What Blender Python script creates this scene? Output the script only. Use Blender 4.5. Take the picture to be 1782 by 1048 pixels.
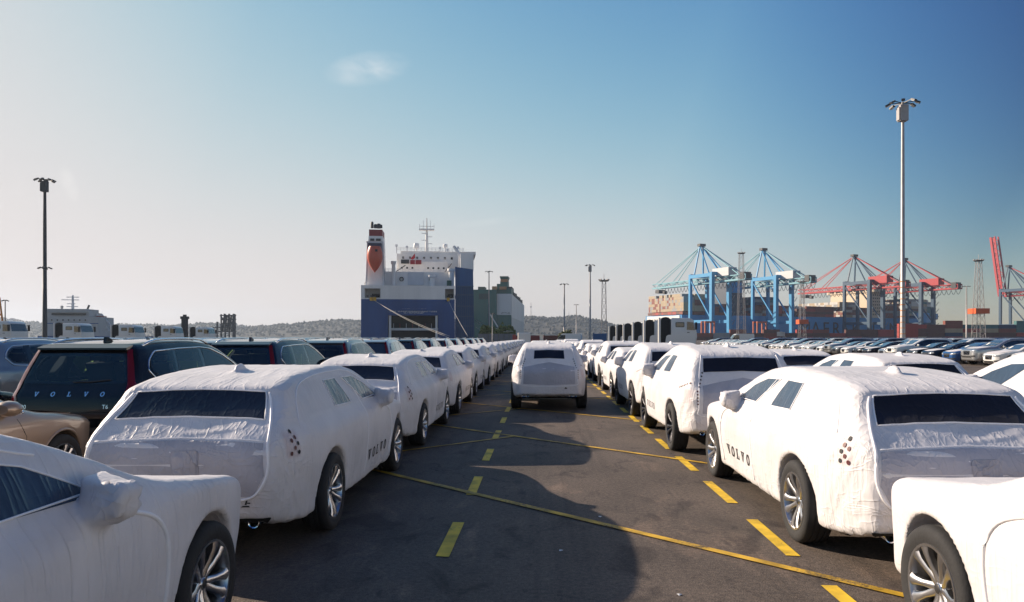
import bpy, bmesh, math, random
import numpy as np
from mathutils import Vector, Matrix
R_ = math.radians
rng = np.random.default_rng(7)
random.seed(7)
for _o in list(bpy.data.objects):
    bpy.data.objects.remove(_o)
SC = bpy.context.scene
COL = SC.collection

# ------------------------------------------------------------------ camera
FPX, VPX, HOR, CAMH = 1258.0, 939.0, 588.0, 1.76     # measured from the photograph (1782 x 1048)
cam_d = bpy.data.cameras.new('camera')
cam = bpy.data.objects.new('camera', cam_d)
COL.objects.link(cam)
cam.location = (0, 0, CAMH)
cam.rotation_euler = (R_(90), 0, 0)
cam_d.sensor_width = 36.0
cam_d.lens = 36.0 * FPX / 1782.0
cam_d.shift_x = (891 - VPX) / 1782.0
cam_d.shift_y = (HOR - 524) / 1782.0
cam_d.clip_start = 0.05
cam_d.clip_end = 20000
SC.camera = cam

# ------------------------------------------------------------------ sky and sun
SUN_EL, SUN_AZ = 24.0, 24.0           # elevation; degrees the sun stands ahead of due left
world = bpy.data.worlds.new('World')
SC.world = world
world.use_nodes = True
wn, wl = world.node_tree.nodes, world.node_tree.links
wn.clear()
sky = wn.new('ShaderNodeTexSky')
sky.sky_type = 'NISHITA'
sky.sun_disc = False
sky.sun_elevation = R_(SUN_EL)
sky.sun_rotation = R_(-90 + SUN_AZ)   # 0 is +Y, positive is clockwise seen from above
sky.air_density = 1.0
sky.dust_density = 0.2
sky.ozone_density = 2.0
bg = wn.new('ShaderNodeBackground')
bg.inputs['Strength'].default_value = 0.06
wo = wn.new('ShaderNodeOutputWorld')
# a few thin wisps of cirrus
tc = wn.new('ShaderNodeTexCoord')
def wisp(px, py, wx, wy, tilt, seed):
    d = Vector(((px - VPX) / FPX, 1.0, (HOR - py) / FPX)).normalized()
    r = Vector((1, -d.x, 0)).normalized()
    u = r.cross(d).normalized()
    ax = r * math.cos(tilt) + u * math.sin(tilt)
    ay = u * math.cos(tilt) - r * math.sin(tilt)
    def dot(v):
        n = wn.new('ShaderNodeVectorMath'); n.operation = 'DOT_PRODUCT'
        wl.new(tc.outputs['Generated'], n.inputs[0]); n.inputs[1].default_value = v
        return n.outputs['Value']
    def m(op, a, b):
        n = wn.new('ShaderNodeMath'); n.operation = op
        for i, v in enumerate((a, b)):
            if isinstance(v, (int, float)): n.inputs[i].default_value = v
            else: wl.new(v, n.inputs[i])
        return n.outputs[0]
    a = m('DIVIDE', m('SUBTRACT', dot(ax), d.dot(ax)), wx)
    b = m('DIVIDE', m('SUBTRACT', dot(ay), d.dot(ay)), wy)
    q = m('ADD', m('MULTIPLY', a, a), m('MULTIPLY', b, b))
    fall = m('MAXIMUM', m('SUBTRACT', 1.0, q), 0.0)
    nz = wn.new('ShaderNodeTexNoise'); nz.inputs['Scale'].default_value = 26; nz.inputs['Detail'].default_value = 6
    nz.inputs['Distortion'].default_value = 0.6
    mp = wn.new('ShaderNodeMapping'); mp.inputs['Location'].default_value = (seed, seed * 2.0, 0)
    mp.inputs['Scale'].default_value = (1, 1, 2.0)
    wl.new(tc.outputs['Generated'], mp.inputs[0]); wl.new(mp.outputs[0], nz.inputs['Vector'])
    k = m('MAXIMUM', m('SUBTRACT', m('MULTIPLY', nz.outputs[0], 2.2), 0.55), 0.0)
    front = m('GREATER_THAN', dot(d), 0.0)
    return m('MULTIPLY', m('MULTIPLY', m('POWER', fall, 1.2), k), front)
def wmath(op, a, b, c=None):
    n = wn.new('ShaderNodeMath'); n.operation = op
    for i, v in enumerate((a, b, c)):
        if v is None: continue
        if isinstance(v, (int, float)): n.inputs[i].default_value = v
        else: wl.new(v, n.inputs[i])
    return n.outputs[0]
w1 = wisp(640, 120, 0.058, 0.022, R_(12), 3.0)
w2 = wisp(120, 320, 0.024, 0.009, R_(-75), 8.0)
w3 = wisp(850, 386, 0.060, 0.006, R_(8), 15.0)
def wadd(a, b):
    n = wn.new('ShaderNodeMath'); n.operation = 'ADD'; wl.new(a, n.inputs[0]); wl.new(b, n.inputs[1]); return n.outputs[0]
wm = wn.new('ShaderNodeMath'); wm.operation = 'MULTIPLY'; wm.use_clamp = True
w3 = wmath('MULTIPLY', w3, 0.25)
wl.new(wadd(wadd(w1, w2), w3), wm.inputs[0]); wm.inputs[1].default_value = 0.40
mixw = wn.new('ShaderNodeMixRGB')
mixw.inputs[2].default_value = (7.4, 7.1, 6.9, 1)
# film-like response of the sky colour: deeper blue where it is dark, soft shoulder where it is bright
def vmath(op, a, b):
    n = wn.new('ShaderNodeVectorMath'); n.operation = op
    wl.new(a, n.inputs[0])
    if isinstance(b, tuple): n.inputs[1].default_value = b
    else: wl.new(b, n.inputs[1])
    return n.outputs[0]
SKY_G, SKY_C, SKY_A, SKY_K = 2.635, 0.053, (0.815, 0.735, 0.715), 0.124
EXPO = 1.12
# sky indicatrix: brighter towards the sun, lifted again opposite it as added fill
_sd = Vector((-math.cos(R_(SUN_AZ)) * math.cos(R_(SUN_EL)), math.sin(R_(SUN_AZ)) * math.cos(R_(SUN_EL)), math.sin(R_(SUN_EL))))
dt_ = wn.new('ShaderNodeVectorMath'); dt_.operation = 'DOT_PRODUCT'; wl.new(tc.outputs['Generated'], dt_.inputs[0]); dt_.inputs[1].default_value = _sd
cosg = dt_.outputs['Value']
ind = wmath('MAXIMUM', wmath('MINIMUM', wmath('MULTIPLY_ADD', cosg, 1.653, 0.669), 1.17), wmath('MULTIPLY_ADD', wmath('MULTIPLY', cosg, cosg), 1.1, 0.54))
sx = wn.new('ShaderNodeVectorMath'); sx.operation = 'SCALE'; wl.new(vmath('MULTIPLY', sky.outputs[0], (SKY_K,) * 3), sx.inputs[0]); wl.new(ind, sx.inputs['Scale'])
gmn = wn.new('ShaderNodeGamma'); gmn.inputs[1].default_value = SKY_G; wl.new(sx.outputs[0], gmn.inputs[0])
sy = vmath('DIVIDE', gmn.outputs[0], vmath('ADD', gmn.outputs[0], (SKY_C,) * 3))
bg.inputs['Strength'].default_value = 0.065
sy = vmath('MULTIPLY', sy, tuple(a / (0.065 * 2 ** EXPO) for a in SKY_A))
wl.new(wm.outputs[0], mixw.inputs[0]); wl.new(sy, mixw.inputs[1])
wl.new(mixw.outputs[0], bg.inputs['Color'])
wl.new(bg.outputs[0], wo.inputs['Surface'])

sun_d = bpy.data.lights.new('sun', 'SUN')
sun = bpy.data.objects.new('sun', sun_d)
COL.objects.link(sun)
sun_d.energy = 3.7
sun_d.angle = R_(0.53)
sun_d.color = (1.0, 0.83, 0.65)
_e, _a = R_(SUN_EL), R_(SUN_AZ)
to_sun = Vector((-math.cos(_a) * math.cos(_e), math.sin(_a) * math.cos(_e), math.sin(_e)))
sun.rotation_euler = to_sun.to_track_quat('Z', 'Y').to_euler()
sun.location = (-20, 2, 12)

vs = SC.view_settings
vs.view_transform = 'Standard'; vs.look = 'None'; vs.exposure = EXPO; vs.gamma = 1.0
vs.use_curve_mapping = False
SC.cycles.use_denoising = True
SC.cycles.max_bounces = 7
SC.cycles.transparent_max_bounces = 12
SC.cycles.volume_bounces = 0
SC.cycles.caustics_reflective = False
SC.cycles.caustics_refractive = False

# ------------------------------------------------------------------ helpers
def at(px, py, Z):
    """point seen at photo pixel (px,py) at distance Z along the view"""
    return Vector(((px - VPX) * Z / FPX, Z, CAMH - (py - HOR) * Z / FPX))

MATS = {}
def mat(name, color=(.5, .5, .5), rough=.6, metal=0.0, spec=.5, coat=0.0, emit=None, var=0.0, vscale=3.0, bump=0.0, bscale=20.0,
        streak=False, alpha=None):
    if name in MATS: return MATS[name]
    m = bpy.data.materials.new(name); m.use_nodes = True
    nt = m.node_tree; n, l = nt.nodes, nt.links
    b = n['Principled BSDF']
    b.inputs['Base Color'].default_value = (*color, 1)
    b.inputs['Roughness'].default_value = rough
    b.inputs['Metallic'].default_value = metal
    b.inputs['Specular IOR Level'].default_value = spec
    b.inputs['Coat Weight'].default_value = coat
    b.inputs['Coat Roughness'].default_value = 0.04
    if emit:
        b.inputs['Emission Color'].default_value = (*emit[0], 1); b.inputs['Emission Strength'].default_value = emit[1]
    if var > 0:
        t = n.new('ShaderNodeTexCoord'); z = n.new('ShaderNodeTexNoise')
        z.inputs['Scale'].default_value = vscale; z.inputs['Detail'].default_value = 6; z.inputs['Roughness'].default_value = .62
        if streak:
            mp = n.new('ShaderNodeMapping'); mp.inputs['Scale'].default_value = (1, 1, .12)
            l.new(t.outputs['Object'], mp.inputs[0]); l.new(mp.outputs[0], z.inputs['Vector'])
        else:
            l.new(t.outputs['Object'], z.inputs['Vector'])
        r = n.new('ShaderNodeMapRange')
        r.inputs[1].default_value = .3; r.inputs[2].default_value = .7
        r.inputs[3].default_value = 1 - var; r.inputs[4].default_value = 1 + var * .6
        l.new(z.outputs[0], r.inputs[0])
        x = n.new('ShaderNodeMixRGB'); x.blend_type = 'MULTIPLY'; x.inputs[0].default_value = 1
        x.inputs[1].default_value = (*color, 1); l.new(r.outputs[0], x.inputs[2])
        l.new(x.outputs[0], b.inputs['Base Color'])
    if bump > 0:
        t = n.new('ShaderNodeTexCoord'); z = n.new('ShaderNodeTexNoise')
        z.inputs['Scale'].default_value = bscale; z.inputs['Detail'].default_value = 4
        l.new(t.outputs['Object'], z.inputs['Vector'])
        bp = n.new('ShaderNodeBump'); bp.inputs['Strength'].default_value = bump; bp.inputs['Distance'].default_value = .02
        l.new(z.outputs[0], bp.inputs['Height']); l.new(bp.outputs[0], b.inputs['Normal'])
    MATS[name] = m
    return m

class MB:
    """collects simple solids; every solid may have its own material slot"""
    def __init__(self): self.v, self.f, self.mi = [], [], []
    def add(self, v, f, mi=0):
        o = len(self.v); self.v += [tuple(p) for p in v]
        self.f += [tuple(i + o for i in q) for q in f]; self.mi += [mi] * len(f); return self
    def box(self, c, s, mi=0, rz=0.0):
        x, y, z = s[0] / 2, s[1] / 2, s[2] / 2
        P = [(-x, -y, -z), (x, -y, -z), (x, y, -z), (-x, y, -z), (-x, -y, z), (x, -y, z), (x, y, z), (-x, y, z)]
        if rz:
            ca, sa = math.cos(rz), math.sin(rz)
            P = [(a * ca - b * sa, a * sa + b * ca, d) for a, b, d in P]
        return self.add([(a + c[0], b + c[1], d + c[2]) for a, b, d in P],
                        [(0, 3, 2, 1), (4, 5, 6, 7), (0, 1, 5, 4), (1, 2, 6, 5), (2, 3, 7, 6), (3, 0, 4, 7)], mi)
    def b2(self, lo, hi, mi=0):
        return self.box([(a + b) / 2 for a, b in zip(lo, hi)], [b - a for a, b in zip(lo, hi)], mi)
    def beam(self, a, b, w, h=None, mi=0, up=(0, 0, 1)):
        a, b = Vector(a), Vector(b); h = h or w
        d = (b - a).normalized(); u = Vector(up)
        if abs(d.dot(u)) > .97: u = Vector((0, 1, 0))
        s = d.cross(u).normalized(); u = s.cross(d)
        s *= w / 2; u *= h / 2
        P = [a - s - u, a + s - u, a + s + u, a - s + u, b - s - u, b + s - u, b + s + u, b - s + u]
        return self.add(P, [(0, 3, 2, 1), (4, 5, 6, 7), (0, 1, 5, 4), (1, 2, 6, 5), (2, 3, 7, 6), (3, 0, 4, 7)], mi)
    def tube(self, pts, r, n=8, mi=0, r2=None, cap=True):
        pts = [Vector(p) for p in pts]; k = len(pts); V, F = [], []
        ref = Vector((0, 0, 1))
        for i, p in enumerate(pts):
            d = (pts[min(i + 1, k - 1)] - pts[max(i - 1, 0)]).normalized()
            if abs(d.dot(ref)) > .97: ref = Vector((1, 0, 0)) if abs(d.x) < .9 else Vector((0, 1, 0))
            s = d.cross(ref).normalized(); u = s.cross(d)
            rr = r if r2 is None else r + (r2 - r) * i / (k - 1)
            V += [p + s * (rr * math.cos(2 * math.pi * j / n)) + u * (rr * math.sin(2 * math.pi * j / n)) for j in range(n)]
        for i in range(k - 1):
            F += [(i * n + j, i * n + (j + 1) % n, (i + 1) * n + (j + 1) % n, (i + 1) * n + j) for j in range(n)]
        if cap: F += [tuple(range(n))[::-1], tuple((k - 1) * n + j for j in range(n))]
        return self.add(V, F, mi)
    def lathe(self, prof, n=24, c=(0, 0, 0), axis='z', mi=0, closed=False):
        V, F = [], []
        for (r, h) in prof:
            for j in range(n):
                a = 2 * math.pi * j / n
                if axis == 'z': p = (r * math.cos(a), r * math.sin(a), h)
                elif axis == 'x': p = (h, r * math.cos(a), r * math.sin(a))
                else: p = (r * math.cos(a), h, r * math.sin(a))
                V.append((p[0] + c[0], p[1] + c[1], p[2] + c[2]))
        k = len(prof)
        for i in range(k if closed else k - 1):
            i2 = (i + 1) % k
            F += [(i * n + j, i * n + (j + 1) % n, i2 * n + (j + 1) % n, i2 * n + j) for j in range(n)]
        if not closed:
            if prof[0][0] > 1e-6: F.append(tuple(range(n))[::-1])
            if prof[-1][0] > 1e-6: F.append(tuple((k - 1) * n + j for j in range(n)))
        return self.add(V, F, mi)
    def prism(self, poly, a, b, axis='y', mi=0):
        """poly: 2D outline; extruded from a to b along axis (other two axes in xyz order)"""
        n = len(poly)
        def P(p, t): return {'x': (t, p[0], p[1]), 'y': (p[0], t, p[1]), 'z': (p[0], p[1], t)}[axis]
        V = [P(p, a) for p in poly] + [P(p, b) for p in poly]
        F = [tuple(range(n)), tuple(range(n, 2 * n))[::-1]] + [(i, i + n, (i + 1) % n + n, (i + 1) % n) for i in range(n)]
        return self.add(V, F, mi)
    def mesh(self, name, mats, smooth=False, fix=True):
        me = bpy.data.meshes.new(name); me.from_pydata(self.v, [], self.f)
        for m in (mats if isinstance(mats, (list, tuple)) else [mats]): me.materials.append(m)
        me.polygons.foreach_set('material_index', self.mi)
        if fix:
            bm = bmesh.new(); bm.from_mesh(me); bmesh.ops.recalc_face_normals(bm, faces=bm.faces); bm.to_mesh(me); bm.free()
        if smooth:
            me.polygons.foreach_set('use_smooth', [True] * len(me.polygons))
            if smooth != 'all':
                me.set_sharp_from_angle(angle=R_(40))
        me.update(); return me
    def build(self, name, mats, parent=None, smooth=False):
        return link(name, self.mesh(name, mats, smooth), parent)

def link(name, data, parent=None, loc=None, rot=None, scale=None, material=None):
    o = bpy.data.objects.new(name, data); COL.objects.link(o)
    if parent: o.parent = parent
    if loc is not None: o.location = loc
    if rot is not None: o.rotation_euler = rot
    if scale is not None: o.scale = scale
    if material is not None and data is not None:
        o.material_slots[0].link = 'OBJECT'; o.material_slots[0].material = material
    return o
def tag(o, label, cat, group=None, kind=None):
    if label: o['label'] = label
    if cat: o['category'] = cat
    if group: o['group'] = group
    if kind: o['kind'] = kind
    return o
def thing(name, label, cat, loc=(0, 0, 0), rz=0.0, group=None):
    return tag(link(name, None, None, loc, (0, 0, rz)), label, cat, group)
def structure(o, label=None):
    o['kind'] = 'structure'
    if label: o['label'] = label
    return o
# a template is a list of (part name, mesh, loc, rot, key, [sub parts]); spawn() copies it with shared meshes
def spawn_parts(parts, parent, recolor):
    for (nm, me, loc, rot, key, subs) in parts:
        o = link(nm, me, parent, loc, rot, None, recolor.get(key) if key else None)
        spawn_parts(subs, o, recolor)
def spawn(name, parts, loc, rz, label, cat, group=None, recolor={}):
    r = thing(name, label, cat, loc, rz, group); spawn_parts(parts, r, recolor); return r

ORD = ['first', 'second', 'third', 'fourth', 'fifth', 'sixth', 'seventh', 'eighth', 'ninth', 'tenth', 'eleventh', 'twelfth', 'thirteenth',
       'fourteenth', 'fifteenth', 'sixteenth', 'seventeenth', 'eighteenth', 'nineteenth', 'twentieth', 'twenty-first', 'twenty-second',
       'twenty-third', 'twenty-fourth', 'twenty-fifth', 'twenty-sixth', 'twenty-seventh', 'twenty-eighth', 'twenty-ninth', 'thirtieth',
       'thirty-first', 'thirty-second', 'thirty-third', 'thirty-fourth', 'thirty-fifth', 'thirty-sixth', 'thirty-seventh', 'thirty-eighth', 'thirty-ninth', 'fortieth', 'forty-first', 'forty-second', 'forty-third', 'forty-fourth', 'forty-fifth', 'forty-sixth']

# ---- noise for cloth folds and terrain
_perm = rng.permutation(256); _perm = np.concatenate([_perm, _perm, _perm])
_val = rng.uniform(-1, 1, 256)
def vnoise(P):
    """value noise in [-1,1]; P is (N,3)"""
    i = np.floor(P).astype(np.int64); f = P - i; u = f * f * f * (f * (f * 6 - 15) + 10); i &= 255
    out = 0
    for dx in (0, 1):
        wx = u[:, 0] if dx else 1 - u[:, 0]
        a = _perm[(i[:, 0] + dx) & 255]
        for dy in (0, 1):
            wy = u[:, 1] if dy else 1 - u[:, 1]
            b = _perm[a + ((i[:, 1] + dy) & 255)]
            for dz in (0, 1):
                wz = u[:, 2] if dz else 1 - u[:, 2]
                out = out + wx * wy * wz * _val[_perm[b + ((i[:, 2] + dz) & 255)]]
    return out
def fbm(P, o=4, g=.5):
    s, a = 0, 1.0
    for k in range(o):
        s = s + a * vnoise(P * 2.03 ** k + 17.3 * k); a *= g
    return s
def sstep(a, b, x):
    t = np.clip((x - a) / (b - a), 0, 1); return t * t * (3 - 2 * t)

# ---- flat lettering as outlines (slab letters) and font text
def letter(ch):
    if ch == 'V': return [[(0, 1), (.40, 1), (.40, .87), (.31, .87), (.5, .3), (.69, .87), (.60, .87), (.60, 1), (1, 1), (1, .87), (.91, .87), (.60, 0), (.40, 0), (.09, .87), (0, .87)]]
    if ch == 'L': return [[(.05, 1), (.55, 1), (.55, .87), (.42, .87), (.42, .14), (.78, .14), (.78, .36), (.92, .36), (.92, 0), (.05, 0), (.05, .13), (.19, .13), (.19, .87), (.05, .87)]]
    out = []
    for k in range(20):
        a, b = 2 * math.pi * k / 20, 2 * math.pi * (k + 1) / 20
        q = lambda t, r1, r2: (.5 + r1 * math.cos(t), .5 + r2 * math.sin(t))
        out.append([q(a, .5, .52), q(b, .5, .52), q(b, .27, .36), q(a, .27, .36)])
    return out
def word_polys(word, x0, z0, h, pitch, wfac=.8):
    out = []
    for i, ch in enumerate(word):
        for poly in letter(ch):
            out.append([(x0 + i * pitch + p[0] * h * wfac, z0 + p[1] * h) for p in poly])
    return out
def text_mesh(name, body, size, m, extrude=0.0, align='CENTER', space=1.0, line=1.0):
    c = bpy.data.curves.new(name, 'FONT'); c.body = body; c.size = size; c.extrude = extrude; c.align_x = align
    c.space_character = space; c.space_line = line; c.resolution_u = 2
    o = bpy.data.objects.new(name, c); COL.objects.link(o)
    dg = bpy.context.evaluated_depsgraph_get()
    me = bpy.data.meshes.new_from_object(o.evaluated_get(dg)); me.materials.clear(); me.materials.append(m)
    bpy.data.objects.remove(o); me.name = name
    return me
# ------------------------------------------------------------------ bodies of cars: implicit shapes meshed with surface nets
def smax(a, b, k):
    return np.maximum(a, b) + np.maximum(k - np.abs(a - b), 0) ** 2 / (4 * k)
def smin(a, b, k):
    return -smax(-a, -b, k)
def catmull(pts, n=10):
    P = np.array(pts, float); k = len(P); out = []
    for i in range(k):
        p0, p1, p2, p3 = P[i - 1], P[i], P[(i + 1) % k], P[(i + 2) % k]
        for t in np.arange(n) / n:
            out.append(.5 * ((2 * p1) + (p2 - p0) * t + (2 * p0 - 5 * p1 + 4 * p2 - p3) * t * t + (3 * p1 - p0 - 3 * p2 + p3) * t ** 3))
    return np.array(out)
def poly_sdf(poly, G):
    d = np.full(len(G), 1e9); ins = np.zeros(len(G), bool)
    for i in range(len(poly)):
        a, b = poly[i - 1], poly[i]; e = b - a
        w = G - a; t = np.clip((w @ e) / max(e @ e, 1e-12), 0, 1)
        q = w - t[:, None] * e; d = np.minimum(d, (q * q).sum(1))
        c = ((a[1] <= G[:, 1]) != (b[1] <= G[:, 1]))
        if abs(e[1]) > 1e-12:
            ins ^= c & (G[:, 0] < a[0] + (G[:, 1] - a[1]) / e[1] * e[0])
    return np.sqrt(d) * np.where(ins, -1, 1)
class Car:
    """side outline (y forward, z up) x section widths x plan taper, edges melted together; wheel arches scooped out"""
    def __init__(s, prof, hw, sec, plan, axles, Rt, Ra, k=.16, gh=None, mirrors=None, fin=None, smooth=True, mround=.10):
        s.bald = False
        s.hw, s.sec, s.plan, s.axles, s.Rt, s.Ra, s.k, s.gh, s.mirrors, s.fin = hw, np.array(sec), np.array(plan), axles, Rt, Ra, k, gh, mirrors, fin
        poly = catmull(prof, 8) if smooth else np.array(prof, float)
        s.y0, s.z0, s.st = -3.0, -.1, .02
        ny, nz = int(6.0 / s.st) + 1, int(2.3 / s.st) + 1
        yy, zz = np.meshgrid(s.y0 + np.arange(ny) * s.st, s.z0 + np.arange(nz) * s.st, indexing='ij')
        # coarse then refined: evaluate on the full grid in one go
        s.grid = poly_sdf(poly, np.stack([yy.ravel(), zz.ravel()], 1)).reshape(ny, nz)
        s.ny, s.nz = ny, nz
        s.ymin, s.ymax = poly[:, 0].min(), poly[:, 0].max(); s.zmax = poly[:, 1].max(); s.zmin = poly[:, 1].min()
        # smooth section and plan tables
        zt = np.linspace(0, 2.2, 221); w = np.interp(zt, s.sec[:, 0], s.sec[:, 1])
        ker = np.hanning(17); ker /= ker.sum(); s.zt, s.wt = zt, np.convolve(np.pad(w, 8, 'edge'), ker, 'valid')
        yt = np.linspace(-3, 3, 301); w = np.interp(yt, s.plan[:, 0], s.plan[:, 1])
        ker = np.hanning(11); ker /= ker.sum(); s.yt, s.pt = yt, np.convolve(np.pad(w, 5, 'edge'), ker, 'valid')
    def p2(s, y, z):
        a = np.clip((y - s.y0) / s.st, 0, s.ny - 1.001); b = np.clip((z - s.z0) / s.st, 0, s.nz - 1.001)
        i, j = a.astype(int), b.astype(int); u, v = a - i, b - j; g = s.grid
        return (g[i, j] * (1 - u) * (1 - v) + g[i + 1, j] * u * (1 - v) + g[i, j + 1] * (1 - u) * v + g[i + 1, j + 1] * u * v)
    def f(s, P):
        x, y, z = np.abs(P[:, 0]), P[:, 1], P[:, 2]
        W = s.hw * np.interp(z, s.zt, s.wt) * np.interp(y, s.yt, s.pt)
        if s.gh is not None:
            up = sstep(s.gh[0], s.gh[0] + .35, z)
            W = W * (1 - up * (1 - np.interp(y, s.gh[1], s.gh[2])))
        d = smax(s.p2(y, z), (x - W) * .93, s.k)
        if s.fin:
            fy, fz, fl, fh, fw = s.fin
            q = np.sqrt((x / fw) ** 2 + ((y - fy) / fl) ** 2 + ((z - fz) / fh) ** 2)
            d = smin(d, (q - 1) * fw * .8, .035)
        if s.mirrors and not s.bald:
            mx, my, mz, ra, rb, rc = s.mirrors
            # a squarish mirror housing in its cloth pocket, cloth running down to the door
            r_ = .028
            qx, qy, qz = np.abs(x - mx) - ra + r_, np.abs(y - my + .25 * (x - mx)) - rb + r_, np.abs(z - mz) - rc * (1 - .25 * (x - mx) / ra) + r_
            bx_ = np.sqrt(np.maximum(qx, 0) ** 2 + np.maximum(qy, 0) ** 2 + np.maximum(qz, 0) ** 2) + np.minimum(np.maximum(qx, np.maximum(qy, qz)), 0) - r_
            ax_, az_, bx2, bz2 = mx - .14, mz - .17, mx, mz - .03
            tt = np.clip(((x - ax_) * (bx2 - ax_) + (z - az_) * (bz2 - az_)) / ((bx2 - ax_) ** 2 + (bz2 - az_) ** 2), 0, 1)
            arm = np.sqrt((x - ax_ - tt * (bx2 - ax_)) ** 2 + ((y - my) * .75) ** 2 + (z - az_ - tt * (bz2 - az_)) ** 2) - .055
            d = smin(d, smin(bx_, arm, .05), .035)
        for ya in s.axles:
            c = np.sqrt((y - ya) ** 2 + (z - s.Rt) ** 2) - s.Ra
            c = smax(c, (.58 - x), .03)
            d = smax(d, -c, .025)
        return d
    def grad(s, P, e=.004):
        g = np.zeros_like(P)
        for a in range(3):
            dp = np.zeros(3); dp[a] = e
            g[:, a] = (s.f(P + dp) - s.f(P - dp)) / (2 * e)
        return g
    def net(s, h):
        lo = np.array([-s.hw - .22, s.ymin - .1, s.zmin - .1]); hi = np.array([s.hw + .22, s.ymax + .1, s.zmax + .16])
        n = np.ceil((hi - lo) / h).astype(int) + 1
        ax = [lo[a] + np.arange(n[a]) * h for a in range(3)]
        X = np.stack(np.meshgrid(*ax, indexing='ij'), -1).reshape(-1, 3)
        V = s.f(X).reshape(n)
        S = V < 0
        cnt = 0; acc = np.zeros((n[0] - 1, n[1] - 1, n[2] - 1, 3)); num = np.zeros((n[0] - 1, n[1] - 1, n[2] - 1))
        sl = lambda o: tuple(slice(o[a], n[a] - 1 + o[a]) for a in range(3))
        cor = [(i, j, k) for i in (0, 1) for j in (0, 1) for k in (0, 1)]
        for c in cor:
            for a in range(3):
                if c[a]: continue
                c2 = list(c); c2[a] = 1
                v1, v2 = V[sl(c)], V[sl(c2)]; m = (v1 < 0) != (v2 < 0)
                t = np.where(m, v1 / np.where(m, v1 - v2, 1), 0)
                for b in range(3):
                    acc[..., b] += np.where(m, (t if b == a else c[b]), 0)
                num += m
        act = num > 0; idx = np.full(act.shape, -1); idx[act] = np.arange(act.sum())
        ii = np.argwhere(act); P = lo + (ii + acc[act] / num[act][:, None]) * h
        F = []
        for a in range(3):
            b, c = (a + 1) % 3, (a + 2) % 3
            s1 = [slice(1, -1)] * 3; s2 = [slice(1, -1)] * 3; s1[a] = slice(0, -1); s2[a] = slice(1, None)
            A, B = S[tuple(s1)], S[tuple(s2)]
            for flip, M in ((False, A & ~B), (True, ~A & B)):
                e = np.argwhere(M)
                off = np.array([1, 1, 1]); off[a] = 0
                e = e + off
                def cell(db, dc):
                    q = e.copy(); q[:, b] -= db; q[:, c] -= dc
                    return idx[q[:, 0], q[:, 1], q[:, 2]]
                quad = np.stack([cell(1, 1), cell(0, 1), cell(0, 0), cell(1, 0)], 1)
                F.append(quad[:, ::-1] if flip else quad)
        F = np.concatenate(F); F = F[(F >= 0).all(1)]
        for _ in range(3):
            g = s.grad(P); d = s.f(P); g2 = np.maximum((g * g).sum(1), .15)
            P = P - np.clip(d / g2, -h, h)[:, None] * g
        return P, F
    def solve(s, q, view, sgn):
        """q (N,2): side -> (y,z), rear/front -> (x,z), top -> (x,y); walks in from outside until the surface is met"""
        s.bald = True        # flat things lie on the body, not on the mirror bags
        n = len(q); a = {'side': 0, 'rear': 1, 'front': 1, 'top': 2}[view]
        P = np.zeros((n, 3)); o = [i for i in range(3) if i != a]
        P[:, o[0]], P[:, o[1]] = q[:, 0], q[:, 1]
        out_ = {'side': 1.25 * sgn, 'rear': s.ymin - .3, 'front': s.ymax + .3, 'top': s.zmax + .4}[view]
        in_ = {'side': .2 * sgn, 'rear': -.6, 'front': .3, 'top': .3}[view]
        T = np.linspace(out_, in_, 40); hit = np.full(n, np.nan); prev = None; lo_ = np.full(n, out_); hi_ = np.full(n, in_); done = np.zeros(n, bool)
        for k, t in enumerate(T):
            P[:, a] = t; d = s.f(P); new = (~done) & (d < 0)
            lo_[new] = T[max(k - 1, 0)]; hi_[new] = t; done |= new
        for _ in range(12):
            m = (lo_ + hi_) / 2; P[:, a] = m; d = s.f(P); lo_ = np.where(d < 0, lo_, m); hi_ = np.where(d < 0, m, hi_)
        P[:, a] = (lo_ + hi_) / 2
        s.bald = False
        return P
def np_mesh(name, P, F, mats, smooth=True):
    me = bpy.data.meshes.new(name)
    nf = len(F); me.vertices.add(len(P)); me.vertices.foreach_set('co', np.ascontiguousarray(P, dtype=np.float32).ravel())
    me.loops.add(nf * 4); me.loops.foreach_set('vertex_index', np.ascontiguousarray(F, dtype=np.int32).ravel())
    me.polygons.add(nf); me.polygons.foreach_set('loop_start', np.arange(nf, dtype=np.int32) * 4)
    me.polygons.foreach_set('use_smooth', [smooth] * nf)
    for m in (mats if isinstance(mats, (list, tuple)) else [mats]): me.materials.append(m)
    me.update(calc_edges=True); me.validate()
    return me
def lift(car, P, eps, disp=None):
    g = car.grad(P); N = g / np.maximum(np.linalg.norm(g, axis=1), 1e-6)[:, None]
    e = eps + (disp(P, N) if disp else 0)
    return P + N * (np.reshape(e, (-1, 1)) if np.ndim(e) else e)
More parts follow.
